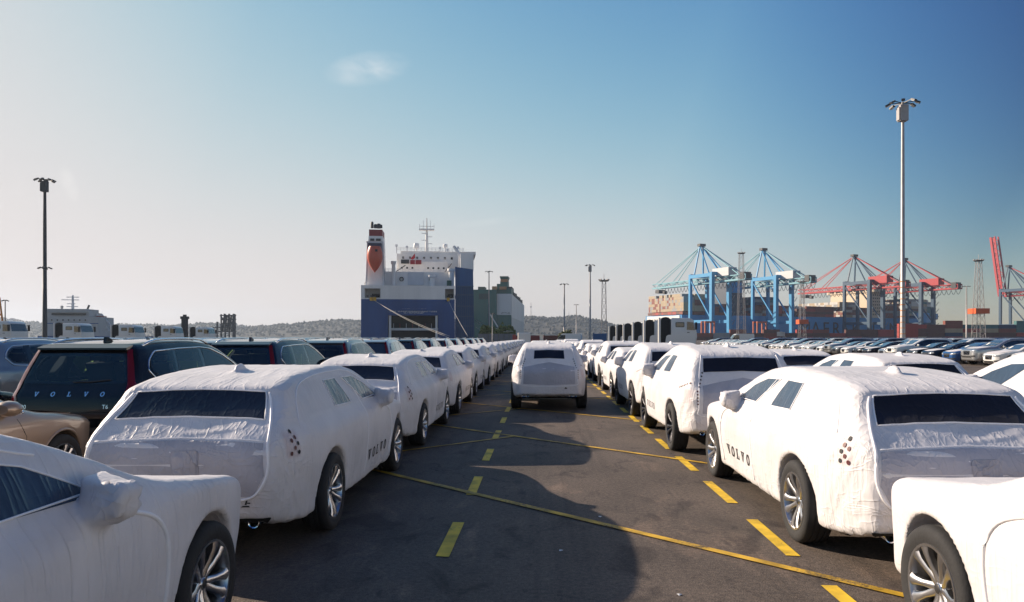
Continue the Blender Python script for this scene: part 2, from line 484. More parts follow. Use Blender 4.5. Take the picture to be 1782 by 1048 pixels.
def patch(car, name, polys, view, sgn, m, eps=.004, cell=.06, disp=None, thick=0.0):
    """outline(s) drawn on the car's surface, cut into small cells, laid eps above it"""
    bm = bmesh.new()
    for poly in polys:
        vs_ = [bm.verts.new((p[0], p[1], 0)) for p in poly]
        bm.faces.new(vs_)
    bm.normal_update()
    if cell:
        xs = [v.co.x for v in bm.verts]; ys = [v.co.y for v in bm.verts]
        for axis, (lo, hi) in ((0, (min(xs), max(xs))), (1, (min(ys), max(ys)))):
            t = math.ceil(lo / cell) * cell
            while t < hi - 1e-5:
                co = (t, 0, 0) if axis == 0 else (0, t, 0); no = (1, 0, 0) if axis == 0 else (0, 1, 0)
                bmesh.ops.bisect_plane(bm, geom=bm.verts[:] + bm.edges[:] + bm.faces[:], plane_co=co, plane_no=no, dist=1e-5)
                t += cell
    bm.normal_update()
    bmesh.ops.triangulate(bm, faces=[f for f in bm.faces if len(f.verts) > 4])
    q = np.array([(v.co.x, v.co.y) for v in bm.verts])
    P = lift(car, car.solve(q, view, sgn), eps, disp)
    for v, p in zip(bm.verts, P): v.co = p
    want = {'side': Vector((sgn, 0, 0)), 'rear': Vector((0, -1, 0)), 'front': Vector((0, 1, 0)), 'top': Vector((0, 0, 1))}[view]
    bm.normal_update()
    for f in bm.faces:
        if f.normal.dot(want) < 0: f.normal_flip()
    if thick:
        bmesh.ops.solidify(bm, geom=bm.faces[:], thickness=thick)
    me = bpy.data.meshes.new(name); bm.to_mesh(me); bm.free()
    me.materials.append(m); me.polygons.foreach_set('use_smooth', [True] * len(me.polygons))
    if thick: me.set_sharp_from_angle(angle=R_(45))
    return me
def ribbon(car, name, lines, view, sgn, m, r=.006, eps=.002, disp=None, step=.04, n=6):
    mb = MB()
    for ln in lines:
        L = np.array(ln, float); pts = []
        for a, b in zip(L[:-1], L[1:]):
            k = max(1, int(np.linalg.norm(b - a) / step))
            pts += [a + (b - a) * t / k for t in range(k)]
        pts.append(L[-1])
        P = lift(car, car.solve(np.array(pts), view, sgn), eps, disp)
        mb.tube(P, r, n)
    return mb.mesh(name, m, smooth='all', fix=False)
def smooth_line(pts, n=6):
    P = np.array(pts, float); P = np.concatenate([[2 * P[0] - P[1]], P, [2 * P[-1] - P[-2]]]); out = []
    for i in range(1, len(P) - 2):
        p0, p1, p2, p3 = P[i - 1:i + 3]
        for t in np.arange(n) / n:
            out.append(tuple(.5 * ((2 * p1) + (p2 - p0) * t + (2 * p0 - 5 * p1 + 4 * p2 - p3) * t * t + (3 * p1 - p0 - 3 * p2 + p3) * t ** 3)))
    return out + [tuple(P[-2])]
def round_poly(pts, r=.04, n=4):
    out = []; k = len(pts)
    for i in range(k):
        a, b, c = (np.array(pts[i - 1], float), np.array(pts[i], float), np.array(pts[(i + 1) % k], float))
        d1 = a - b; d2 = c - b; l1, l2 = np.linalg.norm(d1), np.linalg.norm(d2); rr = min(r, .45 * l1, .45 * l2)
        p, q = b + d1 / l1 * rr, b + d2 / l2 * rr
        for t in np.linspace(0, 1, n + 1):
            out.append(tuple((1 - t) ** 2 * p + 2 * t * (1 - t) * b + t * t * q))
    return out
def mirror_x(polys): return [[(-p[0], p[1]) for p in poly] for poly in polys]
def disc(cx, cz, r, n=10): return [(cx + r * math.cos(2 * math.pi * k / n), cz + r * math.sin(2 * math.pi * k / n)) for k in range(n)]
# ------------------------------------------------------------------ materials of the cars
def cloth_material(name, base, rough=.52, strength=.55, fine=.35, tint_var=.05, thin=0.0):
    m = bpy.data.materials.new(name); m.use_nodes = True; nt = m.node_tree; n, l = nt.nodes, nt.links
    b = n['Principled BSDF']; b.inputs['Roughness'].default_value = rough; b.inputs['Specular IOR Level'].default_value = .38
    b.inputs['Sheen Weight'].default_value = .12
    t = n.new('ShaderNodeTexCoord'); oi = n.new('ShaderNodeObjectInfo')
    off = n.new('ShaderNodeVectorMath'); off.operation = 'ADD'
    sc = n.new('ShaderNodeVectorMath'); sc.operation = 'SCALE'; sc.inputs['Scale'].default_value = 37.0
    cv = n.new('ShaderNodeCombineXYZ')
    for i in range(3): l.new(oi.outputs['Random'], cv.inputs[i])
    l.new(cv.outputs[0], sc.inputs[0]); l.new(t.outputs['Object'], off.inputs[0]); l.new(sc.outputs[0], off.inputs[1])
    V = off.outputs[0]
    def noise(scale, mp=None, det=3, dist=0.0):
        z = n.new('ShaderNodeTexNoise'); z.inputs['Scale'].default_value = scale; z.inputs['Detail'].default_value = det
        z.inputs['Distortion'].default_value = dist
        if mp:
            q = n.new('ShaderNodeMapping'); q.inputs['Scale'].default_value = mp[0]; q.inputs['Rotation'].default_value = mp[1]
            l.new(V, q.inputs[0]); l.new(q.outputs[0], z.inputs['Vector'])
        else: l.new(V, z.inputs['Vector'])
        return z.outputs[0]
    def mth(op, a, c=None):
        k = n.new('ShaderNodeMath'); k.operation = op
        for i, v in enumerate((a, c)):
            if v is None: continue
            if isinstance(v, (int, float)): k.inputs[i].default_value = v
            else: l.new(v, k.inputs[i])
        return k.outputs[0]
    def ridge(x, p):      # thin creases where the noise crosses its middle
        return mth('POWER', mth('SUBTRACT', 1.0, mth('MULTIPLY', mth('ABSOLUTE', mth('SUBTRACT', x, .5)), 2.0)), p)
    r1 = ridge(noise(4.2, ((1, .55, 1.5), (.5, .2, .35)), 2, .8), 14)
    r2 = ridge(noise(9.0, ((1.2, .9, .5), (.2, -.6, .5)), 2, .6), 13)
    r3 = noise(21.0, ((1, 1, .45), (0, .3, 0)), 5, .7)
    r4 = noise(75.0, None, 2)
    h = mth('ADD', mth('MULTIPLY', r1, .62), mth('MULTIPLY', r2, .42))
    h = mth('ADD', h, mth('MULTIPLY', r3, fine))
    ge = n.new('ShaderNodeNewGeometry'); vt = n.new('ShaderNodeVectorTransform'); vt.vector_type = 'NORMAL'; vt.convert_from = 'WORLD'; vt.convert_to = 'OBJECT'
    l.new(ge.outputs['Normal'], vt.inputs[0]); sp = n.new('ShaderNodeSeparateXYZ'); l.new(vt.outputs[0], sp.inputs[0])
    so = n.new('ShaderNodeSeparateXYZ'); l.new(t.outputs['Object'], so.inputs[0])
    flank = mth('ABSOLUTE', sp.outputs['X']); top = mth('MAXIMUM', sp.outputs['Z'], 0.0)
    low = n.new('ShaderNodeMapRange'); low.inputs[1].default_value = .70; low.inputs[2].default_value = .32; l.new(so.outputs['Z'], low.inputs[0])
    back = n.new('ShaderNodeMapRange'); back.inputs[1].default_value = -1.6; back.inputs[2].default_value = -2.25; l.new(so.outputs['Y'], back.inputs[0])
    calm = mth('SUBTRACT', 1.0, mth('MAXIMUM', mth('MULTIPLY', flank, .80), mth('MULTIPLY', top, .72)))
    amt = mth('MINIMUM', mth('ADD', calm, mth('MAXIMUM', mth('MULTIPLY', low.outputs[0], .45), mth('MULTIPLY', mth('MULTIPLY', back.outputs[0], flank), .45))), .8)
    h = mth('MULTIPLY', h, amt)
    # long straight pull lines: down the flanks, fanning over the ends, fore and aft on top
    p1 = ridge(noise(7.0, ((.3, 1.5, .16), (.40, 0, 0)), 2, .15), 9)
    p2 = ridge(noise(7.0, ((.3, 1.2, .20), (-.75, 0, 0)), 2, .15), 10)
    p3 = ridge(noise(6.0, ((1.4, .25, .9), (0, .5, .15)), 2, .2), 11)
    h = mth('ADD', h, mth('MULTIPLY', mth('ADD', mth('MULTIPLY', p1, .55), mth('MULTIPLY', p2, .35)), flank))
    h = mth('ADD', h, mth('MULTIPLY', mth('MULTIPLY', p3, mth('SUBTRACT', 1.0, flank)), .40)); h = mth('ADD', h, mth('MULTIPLY', r4, .05))
    bp = n.new('ShaderNodeBump'); bp.inputs['Strength'].default_value = strength; bp.inputs['Distance'].default_value = .012
    l.new(h, bp.inputs['Height']); l.new(bp.outputs[0], b.inputs['Normal'])
    mx = n.new('ShaderNodeMixRGB'); mx.inputs[1].default_value = (*[c * (1 - tint_var * 2.2) for c in base], 1); mx.inputs[2].default_value = (*base, 1)
    rp = n.new('ShaderNodeMapRange'); rp.inputs[1].default_value = .35; rp.inputs[2].default_value = .6
    if thin:
        tr = n.new('ShaderNodeBsdfTranslucent'); tr.inputs['Color'].default_value = (*base, 1); l.new(bp.outputs[0], tr.inputs['Normal'])
        ms = n.new('ShaderNodeMixShader'); ms.inputs[0].default_value = thin; out = n['Material Output']
        l.new(b.outputs[0], ms.inputs[1]); l.new(tr.outputs[0], ms.inputs[2]); l.new(ms.outputs[0], out.inputs['Surface'])
    l.new(noise(2.3, None, 5, .4), rp.inputs[0]); l.new(rp.outputs[0], mx.inputs[0]); col_ = mx.outputs[0]
    if thin:      # the dark side glass and the red tail lamps show faintly through the thin cloth
        def band(x, a0, a1, b0, b1):
            u = n.new('ShaderNodeMapRange'); u.interpolation_type = 'SMOOTHSTEP'; u.inputs[1].default_value = a0; u.inputs[2].default_value = a1; l.new(x, u.inputs[0])
            v = n.new('ShaderNodeMapRange'); v.interpolation_type = 'SMOOTHSTEP'; v.inputs[1].default_value = b1; v.inputs[2].default_value = b0; l.new(x, v.inputs[0])
            return mth('MULTIPLY', u.outputs[0], v.outputs[0])
        ol = n.new('ShaderNodeSeparateXYZ'); l.new(t.outputs['Object'], ol.inputs[0])
        gl = mth('MULTIPLY', mth('MULTIPLY', band(ol.outputs['Z'], 1.07, 1.11, 1.34, 1.39), band(ol.outputs['Y'], -1.85, -1.65, .45, .70)), flank)
        tl = mth('MULTIPLY', band(ol.outputs['Z'], .78, .82, .98, 1.03), band(ol.outputs['Y'], -2.30, -2.26, -2.12, -2.06))
        for msk, cc, k_ in ((gl, (.50, .52, .58, 1), .30), (tl, (.50, .30, .32, 1), .30)):
            q = n.new('ShaderNodeMixRGB'); l.new(mth('MULTIPLY', msk, k_), q.inputs[0]); l.new(col_, q.inputs[1]); q.inputs[2].default_value = cc; col_ = q.outputs[0]
        l.new(col_, tr.inputs['Color'])
    l.new(col_, b.inputs['Base Color'])
    return m
M_CLOTH = cloth_material('cover_cloth', (.78, .76, .785), .46, .62, .38, .05, .12)
M_PANEL = cloth_material('cover_thin_panel', (.44, .43, .48), .5, .6, .5, .07)
M_FILM = cloth_material('window_film_dark', (.010, .014, .028), .09, .34, .40, .1)
M_FILMS = cloth_material('window_film_sky_tint', (.035, .060, .105), .12, .30, .5, .1)  # same film as the rear; sky reflection put into a paler, bluer base
M_SEAM = mat('cover_seam', (.88, .87, .90), .5)
M_PRINT = mat('black_print', (.02, .02, .022), .7)
M_POCKET = cloth_material('clear_pocket_film', (.40, .39, .44), .14, 1.0, 1.2, .1)
M_LAMPDOT = mat('perforation_red', (.09, .012, .015), .5)
M_TYRE = mat('tyre_rubber', (.022, .022, .024), .82, var=.25, vscale=9, bump=.15, bscale=60)
M_RIM = mat('alloy_silver', (.62, .62, .64), .28, 1.0)
M_RIMD = mat('alloy_dark', (.07, .07, .08), .35, .8)
M_BRAKE = mat('brake_iron', (.10, .095, .09), .6, .7)
M_UNDER = mat('underbody_black', (.012, .012, .013), .8)
M_CHROME = mat('chrome', (.80, .81, .83), .12, 1.0)
M_BLK = mat('gloss_black', (.008, .008, .010), .12, 0, .5, .6)
M_PLAST = mat('black_plastic', (.022, .022, .024), .5)
M_RED = mat('lamp_red', (.13, .004, .008), .1, 0, .6, 1.0)
M_LAMP = mat('lamp_clear', (.30, .32, .35), .08, .25, .8, 1.0)
M_SEAT = mat('seat_fabric', (.035, .035, .04), .8)
M_PLATE = mat('number_plate_white', (.75, .75, .72), .5)
M_STICK = mat('paper_sticker', (.78, .78, .74), .7)
M_WRAP = mat('seat_wrap_film', (.42, .50, .16), .35)
def glass_material(name, tint, alpha):
    m = bpy.data.materials.new(name); m.use_nodes = True; nt = m.node_tree; n, l = nt.nodes, nt.links
    o = n['Material Output']; n.remove(n['Principled BSDF'])
    t = n.new('ShaderNodeBsdfTransparent'); t.inputs[0].default_value = (*tint, 1)
    g = n.new('ShaderNodeBsdfGlossy'); g.inputs['Roughness'].default_value = .02; g.inputs[0].default_value = (.9, .95, 1, 1)
    f = n.new('ShaderNodeFresnel'); f.inputs[0].default_value = 1.5
    a = n.new('ShaderNodeMath'); a.operation = 'MULTIPLY_ADD'; a.inputs[1].default_value = 1.0; a.inputs[2].default_value = alpha
    l.new(f.outputs[0], a.inputs[0]); x = n.new('ShaderNodeMixShader')
    l.new(a.outputs[0], x.inputs[0]); l.new(t.outputs[0], x.inputs[1]); l.new(g.outputs[0], x.inputs[2]); l.new(x.outputs[0], o.inputs[0])
    return m
M_GLASS = glass_material('tinted_glass', (.50, .57, .58), .01)
M_GLASSD = mat('dark_window_glass', (.012, .018, .022), .04, 0, .8, 1.0)
M_GLASSF = mat('windscreen_glass', (.035, .055, .06), .05, 0, .8, 1.0)
def paint(name, c, metal=.0, rough=.28):
    dark = max(c) < .05
    return mat('paint_' + name, c, .07 if dark else rough, metal, .42 if dark else .5, 0.0 if dark else 1.0)
PAINTS = dict(black=paint('black', (.006, .007, .010)), navy=paint('navy', (.010, .018, .040), .2), grey=paint('grey', (.075, .082, .090), .5),
              silver=paint('silver', (.42, .44, .46), .75, .32), white=paint('white', (.74, .74, .73)), blue=paint('blue', (.012, .085, .28), .35),
              champagne=paint('champagne', (.40, .28, .20), .35, .38), steel=paint('steel', (.12, .16, .20), .6), ivory=paint('ivory', (.62, .60, .55)),
              pale=paint('pale', (.34, .36, .40), .6, .3))

# ------------------------------------------------------------------ wheels
def build_tyre(R=.35, w=.122, rin=.238, n=48):
    prof = [(rin, -w * .86), (R * .80, -w * 1.0), (R * .90, -w * .99), (R * .965, -w * .90), (R, -w * .70)]
    for g in (-.40, 0.0, .40):
        prof += [(R, (g - .07) * w), (R - .009, (g - .05) * w), (R - .009, (g + .05) * w), (R, (g + .07) * w)]
    prof += [(R, w * .70), (R * .965, w * .90), (R * .90, w * .99), (R * .80, w), (rin, w * .86), (rin - .012, w * .4), (rin - .012, -w * .4)]
    return MB().lathe(prof, n, axis='x', closed=True)
def build_rim(rin=.238, w=.122, spokes=10, sw=.026, dished=True, n=40, pair=.0):
    mb = MB()
    mb.lathe([(rin + .008, w * .86), (rin + .006, w * .93), (rin - .008, w * .92), (rin - .016, w * .72), (rin - .022, w * .2), (rin - .022, -w * .8)], n, axis='x', closed=False)
    mb.f = mb.f[:-2]; mb.mi = mb.mi[:-2]
    rows = [(.035, .50, 1.05), (.075, .56, .85), (.13, .70, .72), (.185, .82, .9), (rin - .010, .86, 1.45)]
    for k in range(spokes):
        a = 2 * math.pi * (k + (pair if k % 2 else -pair)) / spokes; ca, sa = math.cos(a), math.sin(a); V, F = [], []
        for (r, h, ww) in rows:
            hw_ = sw * ww
            for (dt, dh) in ((-hw_, -.035), (-hw_, -.004), (-hw_ * .45, .006), (hw_ * .45, .006), (hw_, -.004), (hw_, -.035)):
                V.append((h * w + dh, r * ca - dt * sa, r * sa + dt * ca))
        for i in range(len(rows) - 1):
            F += [(i * 6 + j, i * 6 + (j + 1) % 6, (i + 1) * 6 + (j + 1) % 6, (i + 1) * 6 + j) for j in range(6)]
        mb.add(V, F)
    mb.lathe([(0, w * .60), (.030, w * .60), (.034, w * .55), (.062, w * .53), (.070, w * .42), (.070, 0)], 24, axis='x')
    return mb
def wheel_parts(R, w, rin, rimmat, spokes, sw, pair=0.0, full=True, n=48):
    ty = build_tyre(R, w, rin, n)
    rm = build_rim(rin, w, spokes, sw, n=40 if full else 24, pair=pair)
    br = MB().lathe([(.06, .012), (rin * .72, .012), (rin * .72, -.012), (.06, -.012)], 28, axis='x', closed=True).lathe([(0, -.03), (rin - .025, -.03), (rin - .025, -.04)], 24, axis='x')
    cap = MB().lathe([(0, w * .625), (.024, w * .622), (.028, w * .60)], 18, axis='x')
    for k in range(5):
        a = 2 * math.pi * (k + .5) / 5
        cap.lathe([(0, w * .56), (.009, w * .56), (.009, w * .48)], 8, c=(0, .048 * math.cos(a), .048 * math.sin(a)), axis='x')
    if full:
        subs = [('tyre', ty.mesh('tyre', M_TYRE, True), None, None, None, []), ('rim', rm.mesh('rim', rimmat, True), None, None, None, []),
                ('brake_disc', br.mesh('brake_disc', M_BRAKE, True), None, None, None, []), ('hub_cap', cap.mesh('hub_cap', M_PLAST, True), None, None, None, [])]
        return lambda x, y: ('wheel', None, (x, y, R), (0, 0, 0 if x > 0 else math.pi), None, subs)
    mb = MB(); mb.add(ty.v, ty.f, 0); mb.add(rm.v, rm.f, 1); mb.add(br.v, br.f, 2)
    me = mb.mesh('wheel', [M_TYRE, rimmat, M_BRAKE], True)
    return lambda x, y: ('wheel', me, (x, y, R), (0, 0, 0 if x > 0 else math.pi), None, [])
WH_WAGON = wheel_parts(.350, .120, .240, M_RIM, 10, .026, .12)
WH_WAGON_S = wheel_parts(.350, .120, .240, M_RIM, 10, .026, .12, False, 24)
WH_SUV = wheel_parts(.372, .125, .255, M_RIMD, 10, .024, .18)
WH_SUV_S = wheel_parts(.372, .125, .255, M_RIM, 10, .026, .12, False, 24)
WH_DARK_S = wheel_parts(.372, .125, .255, M_RIMD, 10, .024, .18, False, 24)

# ------------------------------------------------------------------ covered cars
SEC_W = [(.15, .935), (.3, .955), (.5, .985), (.72, 1.0), (.90, .985), (.98, .95), (1.05, .895), (1.2, .825), (1.32, .755), (1.42, .70), (1.55, .62)]
PLAN_W = [(-2.5, .70), (-2.43, .78), (-2.25, .865), (-1.9, .94), (-1.4, .985), (-.6, 1.0), (1.2, 1.0), (1.7, .985), (2.05, .93), (2.28, .865), (2.42, .74), (2.5, .60)]
PROF_WAGON = [(2.36, .25), (2.46, .42), (2.475, .60), (2.41, .76), (2.15, .865), (1.65, .95), (1.18, 1.03), (.75, 1.215), (.28, 1.395), (-.25, 1.468), (-1.0, 1.462),
              (-1.6, 1.418), (-1.90, 1.368), (-1.985, 1.335), (-2.03, 1.27), (-2.14, 1.165), (-2.30, 1.03), (-2.43, .91), (-2.465, .70), (-2.44, .48), (-2.36, .33), (-1.8, .235), (0, .22), (1.8, .225)]
PROF_CROSS = [(2.24, .31), (2.33, .5), (2.335, .70), (2.28, .88), (2.0, .99), (1.5, 1.08), (1.02, 1.16), (.6, 1.35), (.2, 1.53), (-.3, 1.63), (-1.0, 1.635), (-1.6, 1.585),
              (-1.93, 1.51), (-2.09, 1.30), (-2.22, 1.10), (-2.33, .95), (-2.345, .72), (-2.33, .5), (-2.25, .38), (-1.7, .31), (0, .28), (1.7, .28)]
SEC_S = [(.2, .94), (.5, .99), (.8, 1.0), (1.05, .96), (1.2, .90), (1.4, .80), (1.55, .70), (1.7, .62)]
PLAN_S = [(-2.5, .72), (-2.36, .76), (-2.2, .86), (-1.85, .94), (-1.4, .985), (-.6, 1.0), (1.1, 1.0), (1.6, .985), (1.95, .93), (2.18, .82), (2.32, .66), (2.5, .5)]
WAGON = Car(PROF_WAGON, .94, SEC_W, PLAN_W, (1.60, -1.34), .35, .405, .075, mirrors=(.955, .56, 1.07, .105, .085, .085), fin=(-1.25, 1.462, .105, .055, .030))
CROSS = Car(PROF_CROSS, .95, SEC_S, PLAN_S, (1.45, -1.415), .372, .43, .085, mirrors=(.975, .50, 1.18, .11, .09, .095), fin=(-1.3, 1.632, .105, .055, .030))
def cloth_disp(seed, zb):
    o = np.array([seed * 13.7, seed * 5.1, seed * 9.3])
    def d(P, N):
        x, y, z = P[:, 0], P[:, 1], P[:, 2]; ax = np.abs(N[:, 0]); up = np.clip(N[:, 2], 0, 1); rr = np.clip(-N[:, 1], 0, 1)
        out = .004 * vnoise(P * 2.1 + o) + .0028 * vnoise(P * 6.3 + o)
        rid = lambda v: 1 - np.abs(v) * 2
        # diagonal tension folds on the flanks
        q = np.stack([(y * .8 + z * .55) * 7.0, (z * .8 - y * .55) * 1.4, np.sign(x) * 3.0], 1) + o
        side = sstep(.45, .8, ax)
        out = out + side * .0045 * np.clip(rid(vnoise(q)), -.2, 1) * sstep(.9, -1.9, y) * .9
        # crumpling around the rear corners
        q = np.stack([x * 2.0, (y + .7 * z) * 10.0, z * 2.2], 1) + o * 1.3
        out = out + .009 * np.clip(rid(vnoise(q)), -.1, 1) * sstep(-1.75, -2.15, y) * sstep(.35, .6, ax + .5 * rr) * (1 - up)
        # swags below the rear window
        q = np.stack([x * 2.2, y * .5, (z - .10 * np.abs(x)) * 10.0], 1) + o * .7
        out = out + .012 * np.clip(rid(vnoise(q)), -.1, 1) * rr * sstep(zb - .42, zb - .1, z) * sstep(zb + .12, zb, z)
        # gathered hem
        q = np.stack([x * 13.0, y * 13.0, z * 2.0], 1) + o
        out = out + .013 * vnoise(q) * sstep(.55, .28, z)
        # bonnet and roof: long shallow wrinkles
        q = np.stack([x * 8.0 + y * 2.0, y * 1.5, z], 1) + o
        out = out + .0035 * np.clip(rid(vnoise(q)), -.2, 1) * up
        # gathers of the mirror bags
        mz = sstep(.93, 1.0, np.abs(x)) * sstep(.8, 1.0, z)
        an = np.arctan2(z - 1.08, y - .55)
        q = np.stack([an * 3.2, np.abs(x) * 3, an * 0], 1) + o
        return out + mz * .020 * np.clip(1 - np.abs(vnoise(q)) * 2, -.2, 1)
    return d
def letters(C, nm, polys, view, sg, m, eps, D=None):
    """each letter of VOLVO a part of its own"""
    n_o = 20; runs = [polys[0:1], polys[1:1 + n_o], polys[1 + n_o:2 + n_o], polys[2 + n_o:3 + n_o], polys[3 + n_o:3 + 2 * n_o]]
    return [(nm, patch(C, nm, r, view, sg, m, eps, None, D), None, None, None, []) for r in runs]
UNDER_W = MB().prism([(-2.2, .33), (-1.8, .22), (1.9, .20), (2.25, .28), (2.2, .40), (-2.2, .42)], -.66, .66, 'x').mesh('underbody', M_UNDER)
def exhausts(pairs, y, z, r):
    out = []
    for xs in pairs:
        out.append(('exhaust_pipe', MB().lathe([(r, -.10), (r, .10), (r - .007, .10), (r - .007, -.095)], 18, axis='y', closed=True)
                    .lathe([(0, .02), (r - .006, .02), (r - .006, .03)], 14, axis='y', mi=1).mesh('exhaust_pipe', [M_CHROME, M_UNDER], True), (xs, y, z), None, None, []))
    return out
def covered_wagon(seed, res, full=True, left_text=True):
    C = WAGON; D = cloth_disp(seed, 1.09)
    P, F = C.net(res); g = C.grad(P); N = g / np.maximum(np.linalg.norm(g, axis=1), 1e-6)[:, None]
    cover = np_mesh('cover', P + N * D(P, N)[:, None], F, M_CLOTH)
    subs = []
    E = .004 if res < .03 else .009
    pt = lambda nm, polys, view, sg, m, eps=E, cell=.05: (nm, patch(C, nm, polys, view, sg, m, eps, cell, D), None, None, None, [])
    parts = []
    parts.append(pt('rear_window', [[(-.53, 1.31), (-.25, 1.325), (0, 1.33), (.25, 1.325), (.53, 1.31), (.60, 1.10), (.3, 1.115), (0, 1.12), (-.3, 1.115), (-.60, 1.10)]], 'rear', 1, M_FILM))
    parts.append(pt('tailgate_panel', [[(-.66, .94), (0, .965), (.66, .94), (.68, .70), (.60, .54), (0, .52), (-.60, .54), (-.68, .70)]], 'rear', 1, M_PANEL, E * .7))
    for sg in (1, -1):
        parts.append(pt('front_side_window', [[(-.40, 1.345), (-.02, 1.335), (.30, 1.25), (.66, 1.085), (.64, 1.065), (.02, 1.085)]], 'side', sg, M_FILMS))
        parts.append(pt('rear_side_window', [[(-1.00, 1.345), (-.60, 1.35), (-.46, 1.09), (-.98, 1.10)]], 'side', sg, M_FILMS))
        if full or sg == 1 or left_text:
            wp = word_polys('VOLVO', -.10, .42, .115, .195, .95)
            if sg < 0: wp = [[(-(p[0]) + .72, p[1]) for p in q] for q in wp]
            parts += letters(C, 'printed_letter', wp, 'side', sg, M_PRINT, E + .002, D)
        if full:
            ds = [(-2.17, 1.00), (-2.14, .95), (-2.20, .93), (-2.12, .90), (-2.17, .87), (-2.22, .83), (-2.12, .83)]
            for k, (dy, dz) in enumerate(ds):
                parts.append(pt('tail_light_hole', [disc(dy, dz, .018)], 'side', sg, M_LAMPDOT if k % 3 else M_PRINT, E + .002, None))
    if full:
        rw = [(-.53, 1.31), (-.25, 1.325), (0, 1.33), (.25, 1.325), (.53, 1.31), (.60, 1.10), (.3, 1.115), (0, 1.12), (-.3, 1.115), (-.60, 1.10), (-.53, 1.31)]
        parts.append(('window_seam', ribbon(C, 'window_seam', [rw], 'rear', 1, M_SEAM, .0055, E, D), None, None, None, []))
        for sg in (1, -1):
            for ln in ([(-.40, 1.345), (-.02, 1.335), (.30, 1.25), (.64, 1.085), (.02, 1.085), (-.40, 1.345)], [(-1.00, 1.345), (-.60, 1.35), (-.46, 1.09), (-.98, 1.10), (-1.00, 1.345)]):
                parts.append(('window_seam', ribbon(C, 'window_seam', [ln], 'side', sg, M_SEAM, .005, E, D), None, None, None, []))
        U = smooth_line([(-.56, 1.30), (-.60, 1.22), (-.665, 1.05), (-.70, .85), (-.69, .68), (-.60, .54), (-.40, .505), (0, .50), (.40, .505), (.60, .54), (.69, .68), (.70, .85), (.665, 1.05), (.60, 1.22), (.56, 1.30)])
        parts.append(('tailgate_seam', ribbon(C, 'tailgate_seam', [U], 'rear', 1, M_SEAM, .012, .002, D), None, None, None, []))
        parts.append(pt('plate_pocket', [round_poly([(-.04, .885), (.17, .89), (.19, .67), (-.02, .66)], .03)], 'rear', 1, M_POCKET, E + .003))
        parts.append(pt('printed_mark', [[(.50, .455), (.57, .455), (.565, .468), (.515, .468)], [(.53, .475), (.545, .475), (.56, .52), (.55, .525)], [(.55, .485), (.575, .485), (.575, .495), (.553, .495)]], 'rear', 1, M_PRINT, E + .003, None))
        parts.append(('tailgate_seam', ribbon(C, 'tailgate_seam', [[(-.66, .955), (0, .98), (.66, .955)]], 'rear', 1, M_SEAM, .005, .001, D), None, None, None, []))
        for sg in (1, -1):
            parts.append(('door_seam', ribbon(C, 'door_seam', [smooth_line([(-.33, 1.39), (-.12, 1.1), (-.14, .7), (-.18, .30)])], 'side', sg, M_SEAM, .006, 0, D), None, None, None, []))
            parts.append(('wing_seam', ribbon(C, 'wing_seam', [smooth_line([(.62, 1.0), (.98, .88), (1.08, .65), (1.05, .30)])], 'side', sg, M_SEAM, .013, 0, D), None, None, None, []))
            parts.append(('roof_seam', ribbon(C, 'roof_seam', [smooth_line([(-1.98, 1.02), (-1.82, 1.25), (-1.5, 1.375), (-.8, 1.42), (-.1, 1.405), (.4, 1.28)])], 'side', sg, M_SEAM, .006, 0, D), None, None, None, []))
    parts = [('cover', cover, None, None, None, [])] + parts + [('underbody', UNDER_W, None, None, None, [])]
    wh = WH_WAGON if full else WH_WAGON_S
    for yy in (1.60, -1.34):
        for sg in (1, -1): parts.append(wh(.805 * sg, yy))
    if full:
        parts.append(pt('rear_diffuser', [round_poly([(-.72, .375), (.72, .375), (.66, .315), (-.66, .315)], .03)], 'rear', 1, M_UNDER, .012, .06))
        parts += exhausts((.58, -.58), -2.30, .325, .044)
    return parts
